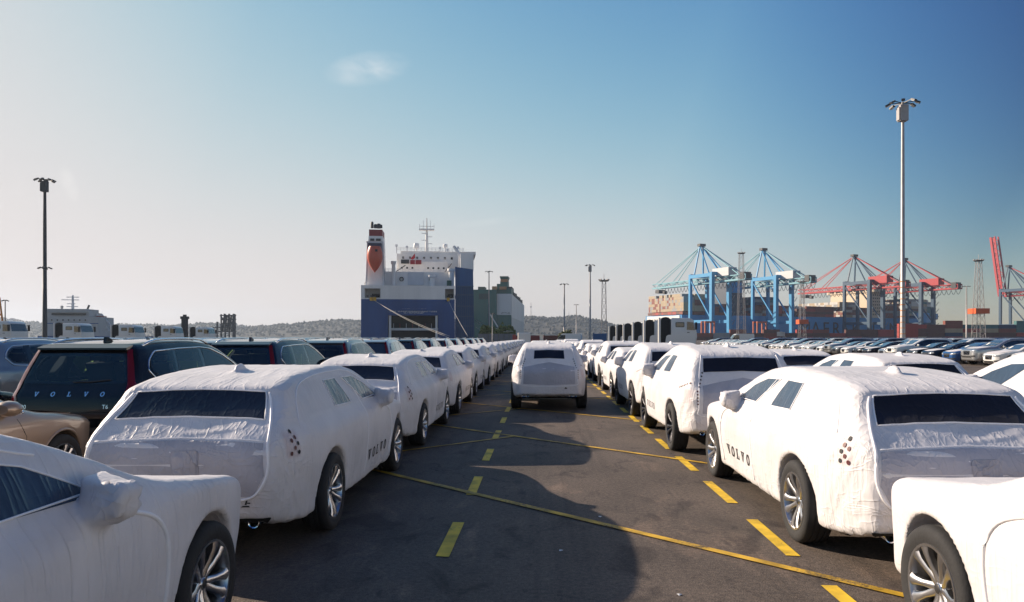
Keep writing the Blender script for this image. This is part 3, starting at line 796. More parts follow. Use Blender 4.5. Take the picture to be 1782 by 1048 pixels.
def covered_cross(seed, res, full=True, rearwide=False):
    C = CROSS; D = cloth_disp(seed, 1.2)
    P, F = C.net(res); g = C.grad(P); N = g / np.maximum(np.linalg.norm(g, axis=1), 1e-6)[:, None]
    cover = np_mesh('cover', P + N * D(P, N)[:, None], F, M_CLOTH)
    E = .005 if res < .03 else .009
    pt = lambda nm, polys, view, sg, m, eps=E, cell=.05: (nm, patch(C, nm, polys, view, sg, m, eps, cell, D), None, None, None, [])
    w = .56 if rearwide else .37
    parts = [('cover', cover, None, None, None, [])]
    parts.append(pt('rear_window', [[(-w * .96, 1.45), (0, 1.465), (w * .96, 1.45), (w, 1.25), (0, 1.265), (-w, 1.25)]], 'rear', 1, M_FILM))
    parts.append(pt('tailgate_panel', [[(-.60, 1.06), (0, 1.17), (.60, 1.06), (.62, .66), (0, .63), (-.62, .66)]], 'rear', 1, M_PANEL, E * .7))
    for sg in (1, -1):
        parts.append(pt('front_side_window', [[(-.38, 1.46), (.0, 1.44), (.30, 1.34), (.60, 1.19), (.58, 1.17), (.02, 1.19)]], 'side', sg, M_FILMS))
        parts.append(pt('rear_side_window', [[(-.98, 1.46), (-.60, 1.47), (-.48, 1.20), (-.96, 1.21)]], 'side', sg, M_FILMS))
        wp = word_polys('VOLVO', -.10, .50, .11, .18, .9)
        if sg < 0: wp = [[(-(p[0]) + .70, p[1]) for p in q] for q in wp]
        parts += letters(C, 'printed_letter', wp, 'side', sg, M_PRINT, E + .002, D)
        if full:
            for k in range(5): parts.append(pt('tail_light_hole', [disc(sg * (.58 + .018 * k), 1.24 - .05 * k, .013, 8)], 'rear', 1, M_PRINT, E + .002, None))
            for k in range(5): parts.append(pt('tail_light_hole', [disc(sg * .685, .98 - .045 * k, .012, 8)], 'rear', 1, M_LAMPDOT, E + .002, None))
            for k in range(7): parts.append(pt('tail_light_hole', [disc(-1.88 - .05 * k, 1.02 + .012 * k, .012, 8)], 'side', sg, M_LAMPDOT, E + .002, None))
    if full:
        U = smooth_line([(-.56, 1.50), (-.62, 1.25), (-.66, 1.0), (-.67, .75), (-.63, .63), (0, .60), (.63, .63), (.67, .75), (.66, 1.0), (.62, 1.25), (.56, 1.50)])
        parts.append(('tailgate_seam', ribbon(C, 'tailgate_seam', [U], 'rear', 1, M_SEAM, .007, .001, D), None, None, None, []))
        tri = [[(.36, .545), (.43, .545), (.395, .59)]]
        parts.append(pt('printed_mark', tri, 'rear', 1, M_PRINT, E, None))
        parts += exhausts((.52, .40 + .22, -.52, -.62), -2.22, .385, .036)
    parts.append(('underbody', UNDER_W, (0, 0, .06), None, None, []))
    wh = WH_SUV if full else WH_DARK_S
    for yy in (1.45, -1.415):
        for sg in (1, -1): parts.append(wh(.815 * sg, yy))
    return parts

# ------------------------------------------------------------------ bare cars
def hole(P, F, C, polys_side, polys_rear, polys_front):
    """drops the faces under the panes"""
    c = P[F].mean(1); kill = np.zeros(len(F), bool)
    n = np.cross(P[F[:, 2]] - P[F[:, 0]], P[F[:, 3]] - P[F[:, 1]]); n /= np.maximum(np.linalg.norm(n, axis=1), 1e-9)[:, None]
    for polys, q, ok in ((polys_side, c[:, 1:3], np.abs(n[:, 0]) > .35), (polys_rear, c[:, [0, 2]], (n[:, 1] < -.25)), (polys_front, c[:, [0, 2]], (n[:, 1] > .2))):
        for poly in polys:
            kill |= ok & (poly_sdf(np.array(poly, float), q) < -.035)
    return F[~kill]
def cabin(dz):
    mb = MB()
    def seat(x, y, w=.5):
        mb.prism([(y - .05, .45 + dz), (y + .45, .50 + dz), (y + .45, .62 + dz), (y + .05, .60 + dz), (y - .15, 1.18 + dz), (y - .26, 1.16 + dz)], x - w / 2, x + w / 2, 'x')
        mb.box((x, y - .22, 1.30 + dz), (.26, .10, .20))
    seat(-.38, .05); seat(.38, .05)
    for x in (-.42, 0, .42): seat(x, -.85, .40)
    mb.b2((-.72, .70, .80 + dz), (.72, 1.05, .98 + dz))
    mb.b2((-.7, -2.1, .55 + dz), (.7, .9, .6 + dz))
    return mb
_CARS = {}
def cached(kind, *a):
    if kind not in _CARS: _CARS[kind] = Car(*a)
    return _CARS[kind]
def bare_car(kind, res, full=False, see=False, fitted=True, lite=False):
    parts = []
    if kind == 'suv':
        C = cached('suv', [(2.36, .30), (2.46, .5), (2.47, .75), (2.42, .98), (2.1, 1.08), (1.6, 1.15), (1.12, 1.21), (.7, 1.42), (.25, 1.62), (-.3, 1.715), (-1.1, 1.725), (-1.75, 1.695), (-2.06, 1.645),
                 (-2.19, 1.42), (-2.31, 1.15), (-2.42, .98), (-2.46, .75), (-2.45, .5), (-2.36, .36), (-1.8, .30), (0, .28), (1.8, .28)], .96,
                [(.2, .94), (.5, .985), (.8, 1.0), (1.02, .975), (1.12, .93), (1.25, .885), (1.4, .825), (1.6, .735), (1.72, .68), (1.9, .6)],
                [(-2.5, .76), (-2.42, .82), (-2.2, .90), (-1.85, .955), (-1.4, .99), (-.6, 1.0), (1.2, 1.0), (1.7, .985), (2.05, .94), (2.28, .86), (2.42, .74), (2.5, .6)], (1.58, -1.40), .372, .42, .10)
        zb, zt, yr = 1.13, 1.585, -1.88; rear_lo, rear_hi = 1.16, 1.54; rw0, rw1 = .69, .56; wsl = (1.20, 1.60); nose = .93; AX = (1.58, -1.40); dz = .22
        roof_x, roof_y = .63, (.15, -1.85); Rw = .372
    elif kind == 'wagon':
        C = cached('wagon', [(2.30, .22), (2.38, .40), (2.385, .58), (2.33, .74), (2.08, .845), (1.6, .925), (1.12, 1.00), (.70, 1.19), (.25, 1.36), (-.25, 1.43), (-1.0, 1.425), (-1.55, 1.375), (-1.88, 1.31),
                 (-2.08, 1.13), (-2.26, .98), (-2.35, .86), (-2.38, .66), (-2.36, .46), (-2.28, .31), (-1.75, .21), (0, .20), (1.75, .20)], .925,
                SEC_W, [(-2.45, .72), (-2.33, .80), (-2.15, .88), (-1.8, .95), (-1.4, .99), (-.6, 1.0), (1.15, 1.0), (1.6, .985), (1.95, .93), (2.2, .84), (2.33, .70), (2.45, .56)], (1.52, -1.35), .35, .39, .09)
        zb, zt, yr = 1.0, 1.315, -1.85; rear_lo, rear_hi = 1.02, 1.28; rw0, rw1 = .62, .52; wsl = (1.0, 1.35); nose = .70; AX = (1.52, -1.35); dz = .0
        roof_x, roof_y = .58, (.1, -1.75); Rw = .35
    else:
        C = cached('sedan', [(2.30, .22), (2.38, .40), (2.385, .58), (2.33, .74), (2.08, .845), (1.6, .925), (1.12, 1.00), (.70, 1.19), (.25, 1.36), (-.25, 1.42), (-.8, 1.40), (-1.2, 1.30), (-1.65, 1.10),
                 (-2.0, 1.06), (-2.32, 1.02), (-2.38, .82), (-2.39, .66), (-2.36, .46), (-2.28, .31), (-1.75, .21), (0, .20), (1.75, .20)], .925,
                SEC_W, [(-2.45, .72), (-2.33, .80), (-2.15, .88), (-1.8, .95), (-1.4, .99), (-.6, 1.0), (1.15, 1.0), (1.6, .985), (1.95, .93), (2.2, .84), (2.33, .70), (2.45, .56)], (1.52, -1.35), .35, .39, .09)
        zb, zt, yr = 1.0, 1.30, -1.35; rear_lo, rear_hi = 1.12, 1.32; rw0, rw1 = .60, .52; wsl = (1.0, 1.35); nose = .70; AX = (1.52, -1.35); dz = .0
        roof_x, roof_y = None, None; Rw = .35
    H = zt - zb
    tp = lambda y: zt + (.012 if -1.2 < y < -.3 else 0) - max(0, (y - .05)) ** 1.0 * .55 * (H / .45)
    front_pane = [(.88, zb + .015), (.62, zb + H * .40), (.34, zb + H * .72), (.0, zt - .03), (-.30, zt), (-.42, zb + .01)]
    rear_pane = [(-.50, zb + .01), (-.38, zt), (-.75, zt + .005), (-1.12, zt - .01), (-1.28, zb + .03), (-1.1, zb + .01)]
    q_pane = [(-1.33, zb + .04), (-1.18, zt - .01), (yr + .22, zt - .04), (yr + .06, zt - .12 * H / .45), (yr - .02, zb + H * .45), (yr + .10, zb + .07)]
    if kind == 'sedan': q_pane = [(-1.24, zb + .05), (-1.13, zt - .03), (-1.28, zt - .09), (-1.50, zb + .10), (-1.42, zb + .05)]
    panes = [round_poly(p, .035) for p in (front_pane, rear_pane, q_pane)]
    dlo = round_poly([(.98, zb - .005), (.66, zb + H * .43), (.36, zb + H * .76), (.0, zt), (-.32, zt + .028), (-1.0, zt + .018), (yr + .2, zt - .01), (yr, zt - .13 * H / .45), (yr - .08, zb + H * .42), (yr + .06, zb + .03), (-1.2, zb - .02), (-.4, zb - .02)], .06)
    if kind == 'sedan': dlo = round_poly([(.98, zb - .005), (.66, zb + H * .43), (.36, zb + H * .76), (.0, zt), (-.32, zt + .028), (-.85, zt + .01), (-1.2, zt - .06), (-1.58, zb + .10), (-1.48, zb + .02), (-.4, zb - .02)], .05)
    rear_glass = round_poly([(-rw1, rear_hi), (0, rear_hi + .015), (rw1, rear_hi), (rw0, rear_lo), (0, rear_lo - .015), (-rw0, rear_lo)], .06)
    fr = [(-.66, wsl[0] + .06), (0, wsl[0] + .03), (.66, wsl[0] + .06), (.53, wsl[1] - .035), (0, wsl[1] - .015), (-.53, wsl[1] - .035)]
    fr = round_poly(fr, .05)
    P, F = C.net(res)
    if see: F = hole(P, F, C, panes, [rear_glass], [fr])
    g = C.grad(P)
    body = np_mesh('body', P, F, PAINTS['white'])
    parts.append(('body', body, None, None, 'paint', []))
    e = .004 if res < .035 else .010
    pt = lambda nm, polys, view, sg, m, eps=e, cell=.07, key=None: (nm, patch(C, nm, polys, view, sg, m, eps, cell), None, None, key, [])
    rb = lambda nm, lines, view, sg, m, r=.006, eps=.002: (nm, ribbon(C, nm, lines, view, sg, m, r, eps, None, .05, 6), None, None, None, [])
    gm = M_GLASS if see else M_GLASSD
    for sg in (1, -1):
        if not see:
            parts.append(pt('window_surround', [dlo], 'side', sg, M_BLK, e))
        for k, p in enumerate(panes if not lite else []):
            parts.append(pt(('front_side_window', 'rear_side_window', 'quarter_window')[k], [p], 'side', sg, gm, e + (.0 if see else .005)))
        if not lite: parts.append(rb('window_trim', [dlo + [dlo[0]]], 'side', sg, M_CHROME, .011, e))
        if see:
            for a, b in ((-.43, -.36), (-1.30, -1.15)):
                parts.append(pt('door_pillar', [[(a - .07, zb), (a - .03, zt + .01), (b + .03, zt + .01), (b - .0, zb)]], 'side', sg, M_BLK, .002))
        if not lite: parts.append(rb('door_gap', [[(.82, zb - .06), (.92, zb * .75), (.86, .36)], [(-.46, zb - .03), (-.46, .36)], [(-1.22, zb - .03), (-1.20, zb * .72), (-1.0, .40)]], 'side', sg, M_UNDER, .004, -.001))
        # door handles
        hs = [[(y0, zb - .13), (y0 + .20, zb - .125)] for y0 in (-.36, -1.12)]
        for h_ in (hs if not lite else []): parts.append(rb('door_handle', [h_], 'side', sg, M_CHROME, .012, .012))
        # wheel arch lips
        for ya in AX:
            arc = [(ya + (C.Ra + .012) * math.cos(t), Rw + (C.Ra + .012) * math.sin(t)) for t in np.linspace(.08, math.pi - .08, 20)]
            if full: parts.append(('wheel_arch_trim', ribbon(C, 'wheel_arch_trim', [arc], 'side', sg, PAINTS['white'] if kind != 'suv' else M_PLAST, .016, -.004, None, .05, 8), None, None, 'paint' if kind != 'suv' else None, []))
        if not lite: parts.append(pt('sill', [[(1.05, .42), (1.05, .30), (-.85, .30), (-.85, .42)]], 'side', sg, M_PLAST, e))
        # mirrors
        mm = MB()
        mz = zb + .06
        mm.lathe([(.001, -.10), (.055, -.095), (.085, -.06), (.095, 0), (.088, .05), (.0, .06)], 12, c=(0, 0, 0), axis='y')
        mv = MB(); mv.add([(p[0] * 1.25, p[1] * 1.0, p[2] * .85) for p in mm.v], mm.f)
        mv.beam((-sg * .16, .02, -.05), (0, 0, -.02), .06, .05)
        parts.append(('door_mirror', mv.mesh('door_mirror', PAINTS['white'], True), (sg * (C.hw * .965 + .03), .66, mz), (0, 0, 0), 'paint', []))
    # rear
    parts.append(pt('rear_window', [rear_glass], 'rear', 1, gm, e + .002))
    if not see and not lite: parts.append(pt('rear_window_surround', [round_poly([(-rw1 - .05, rear_hi + .04), (rw1 + .05, rear_hi + .04), (rw0 + .06, rear_lo - .04), (-rw0 - .06, rear_lo - .04)], .05)], 'rear', 1, M_BLK, e * .6))
    parts.append(pt('windscreen', [fr], 'front', 1, M_GLASS if see else M_GLASSF, e + .003))
    if kind == 'suv':
        for sg in (1, -1):
            lp = [(.575, 1.60), (.625, 1.60), (.70, 1.38), (.755, 1.18), (.83, 1.03), (.835, .88), (.66, .90), (.70, 1.02), (.685, 1.18), (.635, 1.38)]
            parts.append(pt('tail_light', [[(sg * a, b) for a, b in lp]], 'rear', 1, M_RED, e + .006, .05))
        parts.append(('rear_spoiler', MB().prism([(-2.02, 1.665), (-2.17, 1.625), (-2.175, 1.60), (-2.05, 1.585)], -.60, .60, 'x').mesh('rear_spoiler', PAINTS['white'], False), None, None, 'paint', []))
        parts.append(pt('lower_bumper', [[(-.78, .60), (.78, .60), (.74, .42), (-.74, .42)]], 'rear', 1, M_PLAST, e))
        if full: parts += letters(C, 'brand_letter', word_polys('VOLVO', -.47, .995, .056, .215, 1.0), 'rear', 1, M_CHROME, .008)
        if full:
            for txt, tx in (('T6', .44), ('XC90', -.72)):
                tm = text_mesh('model_badge', txt, .075, M_CHROME, 0, 'LEFT')
                q = np.array([(v.co.x + tx, v.co.y + .84) for v in tm.vertices]); TP = lift(C, C.solve(q, 'rear', 1), .007)
                for v, p in zip(tm.vertices, TP): v.co = p
                parts.append(('model_badge', tm, None, None, None, []))
        if full: parts.append(rb('rear_wiper', [[(-.02, 1.17), (.22, 1.175), (.46, 1.20)]], 'rear', 1, M_PLAST, .010, .016))
        # roof rails
        for sg in (1, -1):
            q = np.array([(sg * roof_x, y) for y in np.linspace(roof_y[0], roof_y[1], 14)]); RP = C.solve(q, 'top', 1); lift_ = np.full(14, .045); lift_[0] = lift_[-1] = -.005; lift_[1] = lift_[-2] = .03
            RP[:, 2] += lift_
            parts.append(('roof_rail', MB().tube(RP, .017, 8).mesh('roof_rail', M_CHROME, 'all'), None, None, None, []))
    elif kind == 'wagon':
        for sg in (1, -1):
            lp = [(.52, 1.22), (.56, 1.22), (.66, 1.0), (.76, .93), (.77, .82), (.50, .84), (.52, .90), (.62, .95)]
            parts.append(pt('tail_light', [[(sg * a, b) for a, b in lp]], 'rear', 1, M_RED, e + .006, .05))
            q = np.array([(sg * roof_x, y) for y in np.linspace(roof_y[0], roof_y[1], 14)]); RP = C.solve(q, 'top', 1); lift_ = np.full(14, .022); lift_[0] = lift_[-1] = -.005
            RP[:, 2] += lift_
            parts.append(('roof_rail', MB().tube(RP, .013, 6).mesh('roof_rail', M_CHROME, 'all'), None, None, None, []))
    else:
        for sg in (1, -1):
            parts.append(pt('tail_light', [[(sg * a, b) for a, b in [(.40, .96), (.74, .97), (.78, .80), (.62, .80), (.58, .88), (.40, .89)]]], 'rear', 1, M_RED, e + .006, .05))
    # front
    k0 = nose
    parts.append(pt('grille', [round_poly([(-.34, k0), (.34, k0), (.30, k0 - .26), (-.30, k0 - .26)], .04)], 'front', 1, M_BLK, e + .002, .05))
    if not lite: parts.append(pt('grille_badge', [disc(0, k0 - .13, .055, 12)] if full else [[(-.26, k0 - .23), (-.21, k0 - .23), (.26, k0 - .03), (.21, k0 - .03)]], 'front', 1, M_CHROME, e + .008, None))
    for sg in (1, -1):
        parts.append(pt('headlight', [[(sg * a, b) for a, b in [(.40, k0 + .0), (.62, k0 + .045), (.76, k0 + .055), (.77, k0 - .04), (.62, k0 - .09), (.42, k0 - .09)]]], 'front', 1, M_LAMP, e + .004, .05))
        if not lite: parts.append(pt('side_intake', [[(sg * a, b) for a, b in [(.46, k0 - .30), (.74, k0 - .28), (.74, k0 - .38), (.50, k0 - .40)]]], 'front', 1, M_PLAST, e + .002, .06))
    if not lite: parts.append(pt('lower_intake', [[(-.42, k0 - .33), (.42, k0 - .33), (.48, k0 - .44), (-.48, k0 - .44)]], 'front', 1, M_PLAST, e + .002, .06))
    if fitted:
        parts.append(pt('bonnet_film', [round_poly([(-.62, 1.25), (.62, 1.25), (.70, 1.7), (.62, 2.14), (0, 2.24), (-.62, 2.14), (-.70, 1.7)], .08)], 'top', 1, M_CLOTH, e + .004, .08))
        if not lite: parts.append(pt('paper_note', [[(.30, wsl[0] + .10), (.48, wsl[0] + .10), (.47, wsl[0] + .22), (.30, wsl[0] + .22)]], 'front', 1, M_STICK, e + .010, None))
    parts.append(('roof_antenna', MB().prism([(-.11, 0), (.09, 0), (-.05, .075), (-.09, .075)], -.022, .022, 'x').mesh('roof_antenna', PAINTS['white']), (0, -1.55 if kind != 'sedan' else -.9, C.solve(np.array([[0., -1.55 if kind != 'sedan' else -.9]]), 'top', 1)[0, 2] - .012), None, 'paint', []))
    parts.append(('underbody', UNDER_W, (0, 0, .06 if kind == 'suv' else 0), None, None, []))
    if see:
        parts.append(('seats', cabin(dz).mesh('seats', M_SEAT), None, None, None, []))
        for x in (-.38, .38): parts.append(('seat_wrap', MB().b2((x - .24, -.24, .78 + dz), (x + .24, -.19, 1.17 + dz)).mesh('seat_wrap', M_WRAP), None, None, None, []))
    wh = (WH_SUV_S if kind == 'suv' else WH_WAGON_S)
    if full and kind == 'wagon': wh = WH_WAGON
    for yy in AX:
        for sg in (1, -1): parts.append(wh((C.hw - .135) * sg, yy))
    return parts, C
# ------------------------------------------------------------------ ground, water, markings
def asphalt():
    m = bpy.data.materials.new('asphalt'); m.use_nodes = True; nt = m.node_tree; n, l = nt.nodes, nt.links
    b = n['Principled BSDF']; t = n.new('ShaderNodeTexCoord'); V = t.outputs['Object']
    def noise(s, d=4, rough=.55, dist=0.0, sc=None):
        z = n.new('ShaderNodeTexNoise'); z.inputs['Scale'].default_value = s; z.inputs['Detail'].default_value = d; z.inputs['Roughness'].default_value = rough
        z.inputs['Distortion'].default_value = dist
        if sc:
            q = n.new('ShaderNodeMapping'); q.inputs['Scale'].default_value = sc; l.new(V, q.inputs[0]); l.new(q.outputs[0], z.inputs['Vector'])
        else: l.new(V, z.inputs['Vector'])
        return z.outputs[0]
    def ramp(x, a, c0, c1):
        r = n.new('ShaderNodeValToRGB'); r.color_ramp.elements[0].position = a[0]; r.color_ramp.elements[1].position = a[1]
        r.color_ramp.elements[0].color = (*c0, 1); r.color_ramp.elements[1].color = (*c1, 1); l.new(x, r.inputs[0]); return r.outputs[0]
    def mul(a, c, f=1.0, mode='MULTIPLY'):
        x = n.new('ShaderNodeMixRGB'); x.blend_type = mode; x.inputs[0].default_value = f; l.new(a, x.inputs[1]); l.new(c, x.inputs[2]); return x.outputs[0]
    base = ramp(noise(.55, 7, .62, .4), (.30, .72), (.074, .063, .056), (.142, .117, .100))
    grit = ramp(noise(110, 3, .7), (.32, .70), (.55, .55, .57), (1.5, 1.45, 1.40))
    vo = n.new('ShaderNodeTexVoronoi'); vo.inputs['Scale'].default_value = 85; l.new(V, vo.inputs['Vector'])
    grit2 = ramp(noise(26, 4, .8), (.30, .72), (.52, .52, .54), (1.62, 1.58, 1.52))
    chips = ramp(vo.outputs['Distance'], (.05, .30), (1.45, 1.40, 1.36), (.92, .92, .92))
    stain = ramp(noise(2.2, 5, .6, .9, (1, .6, 1)), (.33, .45), (.55, .55, .58), (1, 1, 1))
    spots = ramp(noise(7.0, 2, .5, 0, (1, .5, 1)), (.24, .31), (.55, .56, .60), (1, 1, 1))
    pale = ramp(noise(1.1, 6, .65, 1.2, (1, .45, 1)), (.56, .72), (1, 1, 1), (1.75, 1.62, 1.50))
    c = mul(mul(mul(mul(mul(mul(base, grit), grit2), chips), stain), spots), pale)
    # tyre tracks along the lanes, and a few tarred cracks
    track = ramp(noise(1.0, 3, .6, .1, (2.6, .05, 1)), (.34, .46), (.72, .72, .74), (1, 1, 1))
    vc = n.new('ShaderNodeTexVoronoi'); vc.feature = 'DISTANCE_TO_EDGE'; vc.inputs['Scale'].default_value = .33
    wv = n.new('ShaderNodeVectorMath'); wv.operation = 'ADD'; nzv = n.new('ShaderNodeTexNoise'); nzv.inputs['Scale'].default_value = 1.6; nzv.inputs['Detail'].default_value = 5
    l.new(V, nzv.inputs['Vector']); l.new(V, wv.inputs[0]); l.new(nzv.outputs['Color'], wv.inputs[1]); l.new(wv.outputs[0], vc.inputs['Vector'])
    crack = ramp(vc.outputs['Distance'], (.0015, .006), (.45, .45, .47), (1, 1, 1))
    cm = n.new('ShaderNodeMixRGB'); cm.blend_type = 'MIX'; l.new(ramp(noise(.4, 2), (.50, .56), (0, 0, 0), (1, 1, 1)), cm.inputs[0]); cm.inputs[1].default_value = (1, 1, 1, 1); l.new(crack, cm.inputs[2])
    c = mul(mul(c, track), cm.outputs[0])
    l.new(c, b.inputs['Base Color']); b.inputs['Roughness'].default_value = .78; b.inputs['Specular IOR Level'].default_value = .35
    bp = n.new('ShaderNodeBump'); bp.inputs['Strength'].default_value = .8; bp.inputs['Distance'].default_value = .010
    l.new(noise(70, 3, .7), bp.inputs['Height']); l.new(bp.outputs[0], b.inputs['Normal'])
    return m
M_ASPH = asphalt()
def worn_paint(name, col, lo, hi):
    m = bpy.data.materials.new(name); m.use_nodes = True; nt = m.node_tree; n, l = nt.nodes, nt.links
    b = n['Principled BSDF']; b.inputs['Roughness'].default_value = .68
    t = n.new('ShaderNodeTexCoord'); z = n.new('ShaderNodeTexNoise'); z.inputs['Scale'].default_value = 55; z.inputs['Detail'].default_value = 6; z.inputs['Roughness'].default_value = .7
    z2 = n.new('ShaderNodeTexNoise'); z2.inputs['Scale'].default_value = 2.2; z2.inputs['Detail'].default_value = 4
    ge = n.new('ShaderNodeNewGeometry')
    l.new(ge.outputs['Position'], z.inputs['Vector']); l.new(ge.outputs['Position'], z2.inputs['Vector'])
    a = n.new('ShaderNodeMath'); a.operation = 'ADD'; l.new(z.outputs[0], a.inputs[0]); l.new(z2.outputs[0], a.inputs[1])
    r = n.new('ShaderNodeMapRange'); r.inputs[1].default_value = lo; r.inputs[2].default_value = hi; l.new(a.outputs[0], r.inputs[0])
    x = n.new('ShaderNodeMixRGB'); x.inputs[1].default_value = (.06, .05, .045, 1); x.inputs[2].default_value = (*col, 1); l.new(r.outputs[0], x.inputs[0])
    z3 = n.new('ShaderNodeTexNoise'); z3.inputs['Scale'].default_value = 3.5; z3.inputs['Detail'].default_value = 6; l.new(ge.outputs['Position'], z3.inputs['Vector'])
    r3 = n.new('ShaderNodeMapRange'); r3.inputs[1].default_value = .36; r3.inputs[2].default_value = .60; r3.inputs[3].default_value = .55; r3.inputs[4].default_value = 1.05; l.new(z3.outputs[0], r3.inputs[0])
    d3 = n.new('ShaderNodeMixRGB'); d3.blend_type = 'MULTIPLY'; d3.inputs[0].default_value = 1; l.new(x.outputs[0], d3.inputs[1]); l.new(r3.outputs[0], d3.inputs[2])
    l.new(d3.outputs[0], b.inputs['Base Color'])
    return m
M_YEL = worn_paint('yellow_paint', (.80, .52, .030), .68, .86)
M_YEL2 = worn_paint('yellow_paint_worn', (.66, .40, .030), .74, .98)
def sheet(name, poly, z, m, parent=None):
    me = bpy.data.meshes.new(name); me.from_pydata([(x, y, z) for x, y in poly], [], [tuple(range(len(poly)))]); me.materials.append(m); me.update()
    if me.polygons[0].normal.z < 0: me.flip_normals()
    return link(name, me, parent)
# harbour land: the car terminal, and the long quay that runs on to the container berth
QC = Vector((128.0, 650.0, 0)); QV = Vector((.903, .43, 0)).normalized(); QU = Vector((-QV.y, QV.x, 0))   # ship's near stern corner; along quay; towards water
q0 = QC - QU * 6 - QV * 170; q1 = QC - QU * 6 + QV * 900
land = [(-900, -120), (900, -120), (1600, 900), (q1.x, q1.y), (q0.x, q0.y), (-18, 560), (-18, 214), (-900, 214)]
ground = structure(sheet('ground', land, 0, M_ASPH))
M_CONC = mat('quay_concrete', (.22, .21, .20), .8, var=.3, vscale=.4)
qw = MB()
for a, b in zip(land[3:], land[4:]):
    a, b = Vector((*a, 0)), Vector((*b, 0)); qw.add([a + Vector((0, 0, -.004)), b + Vector((0, 0, -.004)), b + Vector((0, 0, -4)), a + Vector((0, 0, -4))], [(0, 1, 2, 3)])
structure(qw.build('quay_wall', M_CONC))
M_WATER = mat('harbour_water', (.018, .035, .045), .08, 0, .6, bump=.5, bscale=.25)
structure(sheet('water', [(-9000, -200), (9000, -200), (9000, 9000), (-9000, 9000)], -2.6, M_WATER))
# dashed lane edges (left x=-0.77, right x=2.05)
for X, Y0, pitch, ln, n_ in ((-.77, -1.0, 2.27, 1.07, 24), (2.05, -1.61, 1.86, 1.16, 29)):
    for k in range(n_):
        a = Y0 + pitch * k
        j = random.uniform(-.012, .012)
        sheet('painted_dash', [(X - .055 + j, a), (X + .055 + j, a - .02), (X + .055, a + ln - .01), (X - .055, a + ln)], .006, M_YEL, ground)
def stripe(name, x0, y0, x1, y1, w, m, z):
    d = Vector((x1 - x0, y1 - y0)).normalized(); s = Vector((-d.y, d.x)) * w / 2
    sheet(name, [(x0 + s.x, y0 + s.y), (x0 - s.x, y0 - s.y), (x1 - s.x, y1 - s.y), (x1 + s.x, y1 + s.y)], z, m, ground)
for k in range(-1, 9):
    c = 7.4 + 5.05 * k
    stripe('painted_stripe', -2.1 - .6, c + 2.7, 4.4, c - 4.4, .085, M_YEL2, .010)
for k in range(0, 7):
    c = 13.3 + 5.05 * k
    stripe('painted_stripe', -4.4, c - 4.4, -.45, c - .45, .06, M_YEL2, .0145)
# scraps of litter
M_SCRAP = mat('scrap_white', (.8, .8, .78), .7)
for px, py, lab in ((977, 959, 'scrap of white litter lying in the shadow edge of the covered wagon'), (1182, 1036, 'scrap of white litter on sunlit asphalt near the dashed line'),
                    (1044, 900, 'tiny pale chip of litter on the asphalt by the long yellow stripe')):
    p = at(px, py, FPX * CAMH / (py - HOR)); p.z = .003
    m_ = MB(); m_.add([(-.017, -.012, .0), (.019, -.014, .003), (.017, .011, .0), (-.011, .015, .007), (.0, .0, .009)], [(0, 1, 4), (1, 2, 4), (2, 3, 4), (3, 0, 4)])
    o = m_.build('litter_scrap', M_SCRAP); o.location = p; o.rotation_euler[2] = px; tag(o, lab, 'litter')
# ------------------------------------------------------------------ covered cars in the two white columns
T_NEAR = [covered_wagon(s, .025) for s in (1, 2, 3)]
T_WAG = [covered_wagon(s, .045, False) for s in (4, 5)]
T_CR = [covered_cross(6, .025, True, True), covered_cross(7, .025, True, False)]
T_CRS = covered_cross(8, .045, False, True)
def covered(T, x, y, label, group, rz=0.0):
    return spawn('covered_car', T, (x, y, 0), rz, label, 'car', group)
GL, GR = 'white-covered cars in the column west of the lane', 'white-covered cars in the column east of the lane'
jit = lambda s: random.uniform(-s, s)
covered(T_NEAR[2], -2.80, 2.55, 'white-covered wagon cut by the frame edge, bonnet and bagged mirror beside the beige car', GL)
covered(T_NEAR[0], -2.80, 8.01, 'large white-covered wagon with dark rear window film, parked in front of the black car', GL)
covered(T_NEAR[1], -2.80, 13.20, 'white-covered wagon, third from the camera in the column left of the lane', GL, .003)
for k in range(18):
    covered(T_WAG[k % 2], -2.80 + jit(.05), 18.25 + 5.15 * k + jit(.08), 'white-covered wagon, %s from the camera in the column left of the lane' % ORD[k + 3], GL, jit(.006))
covered(T_NEAR[1], 3.11, 2.46, 'white-covered wagon cut by the frame edge, silver front wheel beside the yellow dash', GR)
covered(T_NEAR[0], 3.11, 7.60, 'large white-covered wagon with bagged mirror and wide dark rear window, sunlit flank', GR)
covered(T_CR[0], 2.97, 12.76, 'tall white-covered crossover on dark wheels, third from the camera right of the lane', GR)
covered(T_CR[0], 2.98, 17.75, 'tall white-covered crossover, fourth from the camera right of the lane', GR, .004)
for k in range(16):
    T = T_CRS if k in (1, 4, 9) else T_WAG[k % 2]
    covered(T, 3.05 + jit(.06), 22.95 + 5.1 * k + jit(.08), 'white-covered car, %s from the camera in the column right of the lane' % ORD[k + 4], GR, jit(.006))
G2 = 'white-covered cars in the second column east of the lane'
covered(T_CR[0], 6.45, 8.75, 'white-covered crossover cut by the frame edge behind the large sunlit covered wagon', G2)
covered(T_NEAR[1], 6.35, 14.0, 'white-covered wagon with low roof, second in the outer covered column', G2)
for k in range(8):
    covered(T_WAG[k % 2], 6.4 + jit(.07), 19.2 + 5.15 * k + jit(.08), 'white-covered wagon, %s from the camera in the outer covered column' % ORD[k + 2], G2, jit(.006))
covered(T_CR[1], .23, 19.57, 'white-covered crossover standing alone in the driving lane, seen from behind', None)
covered(T_CRS, .28, 31.0, 'white-covered crossover in the driving lane behind the first one', None)

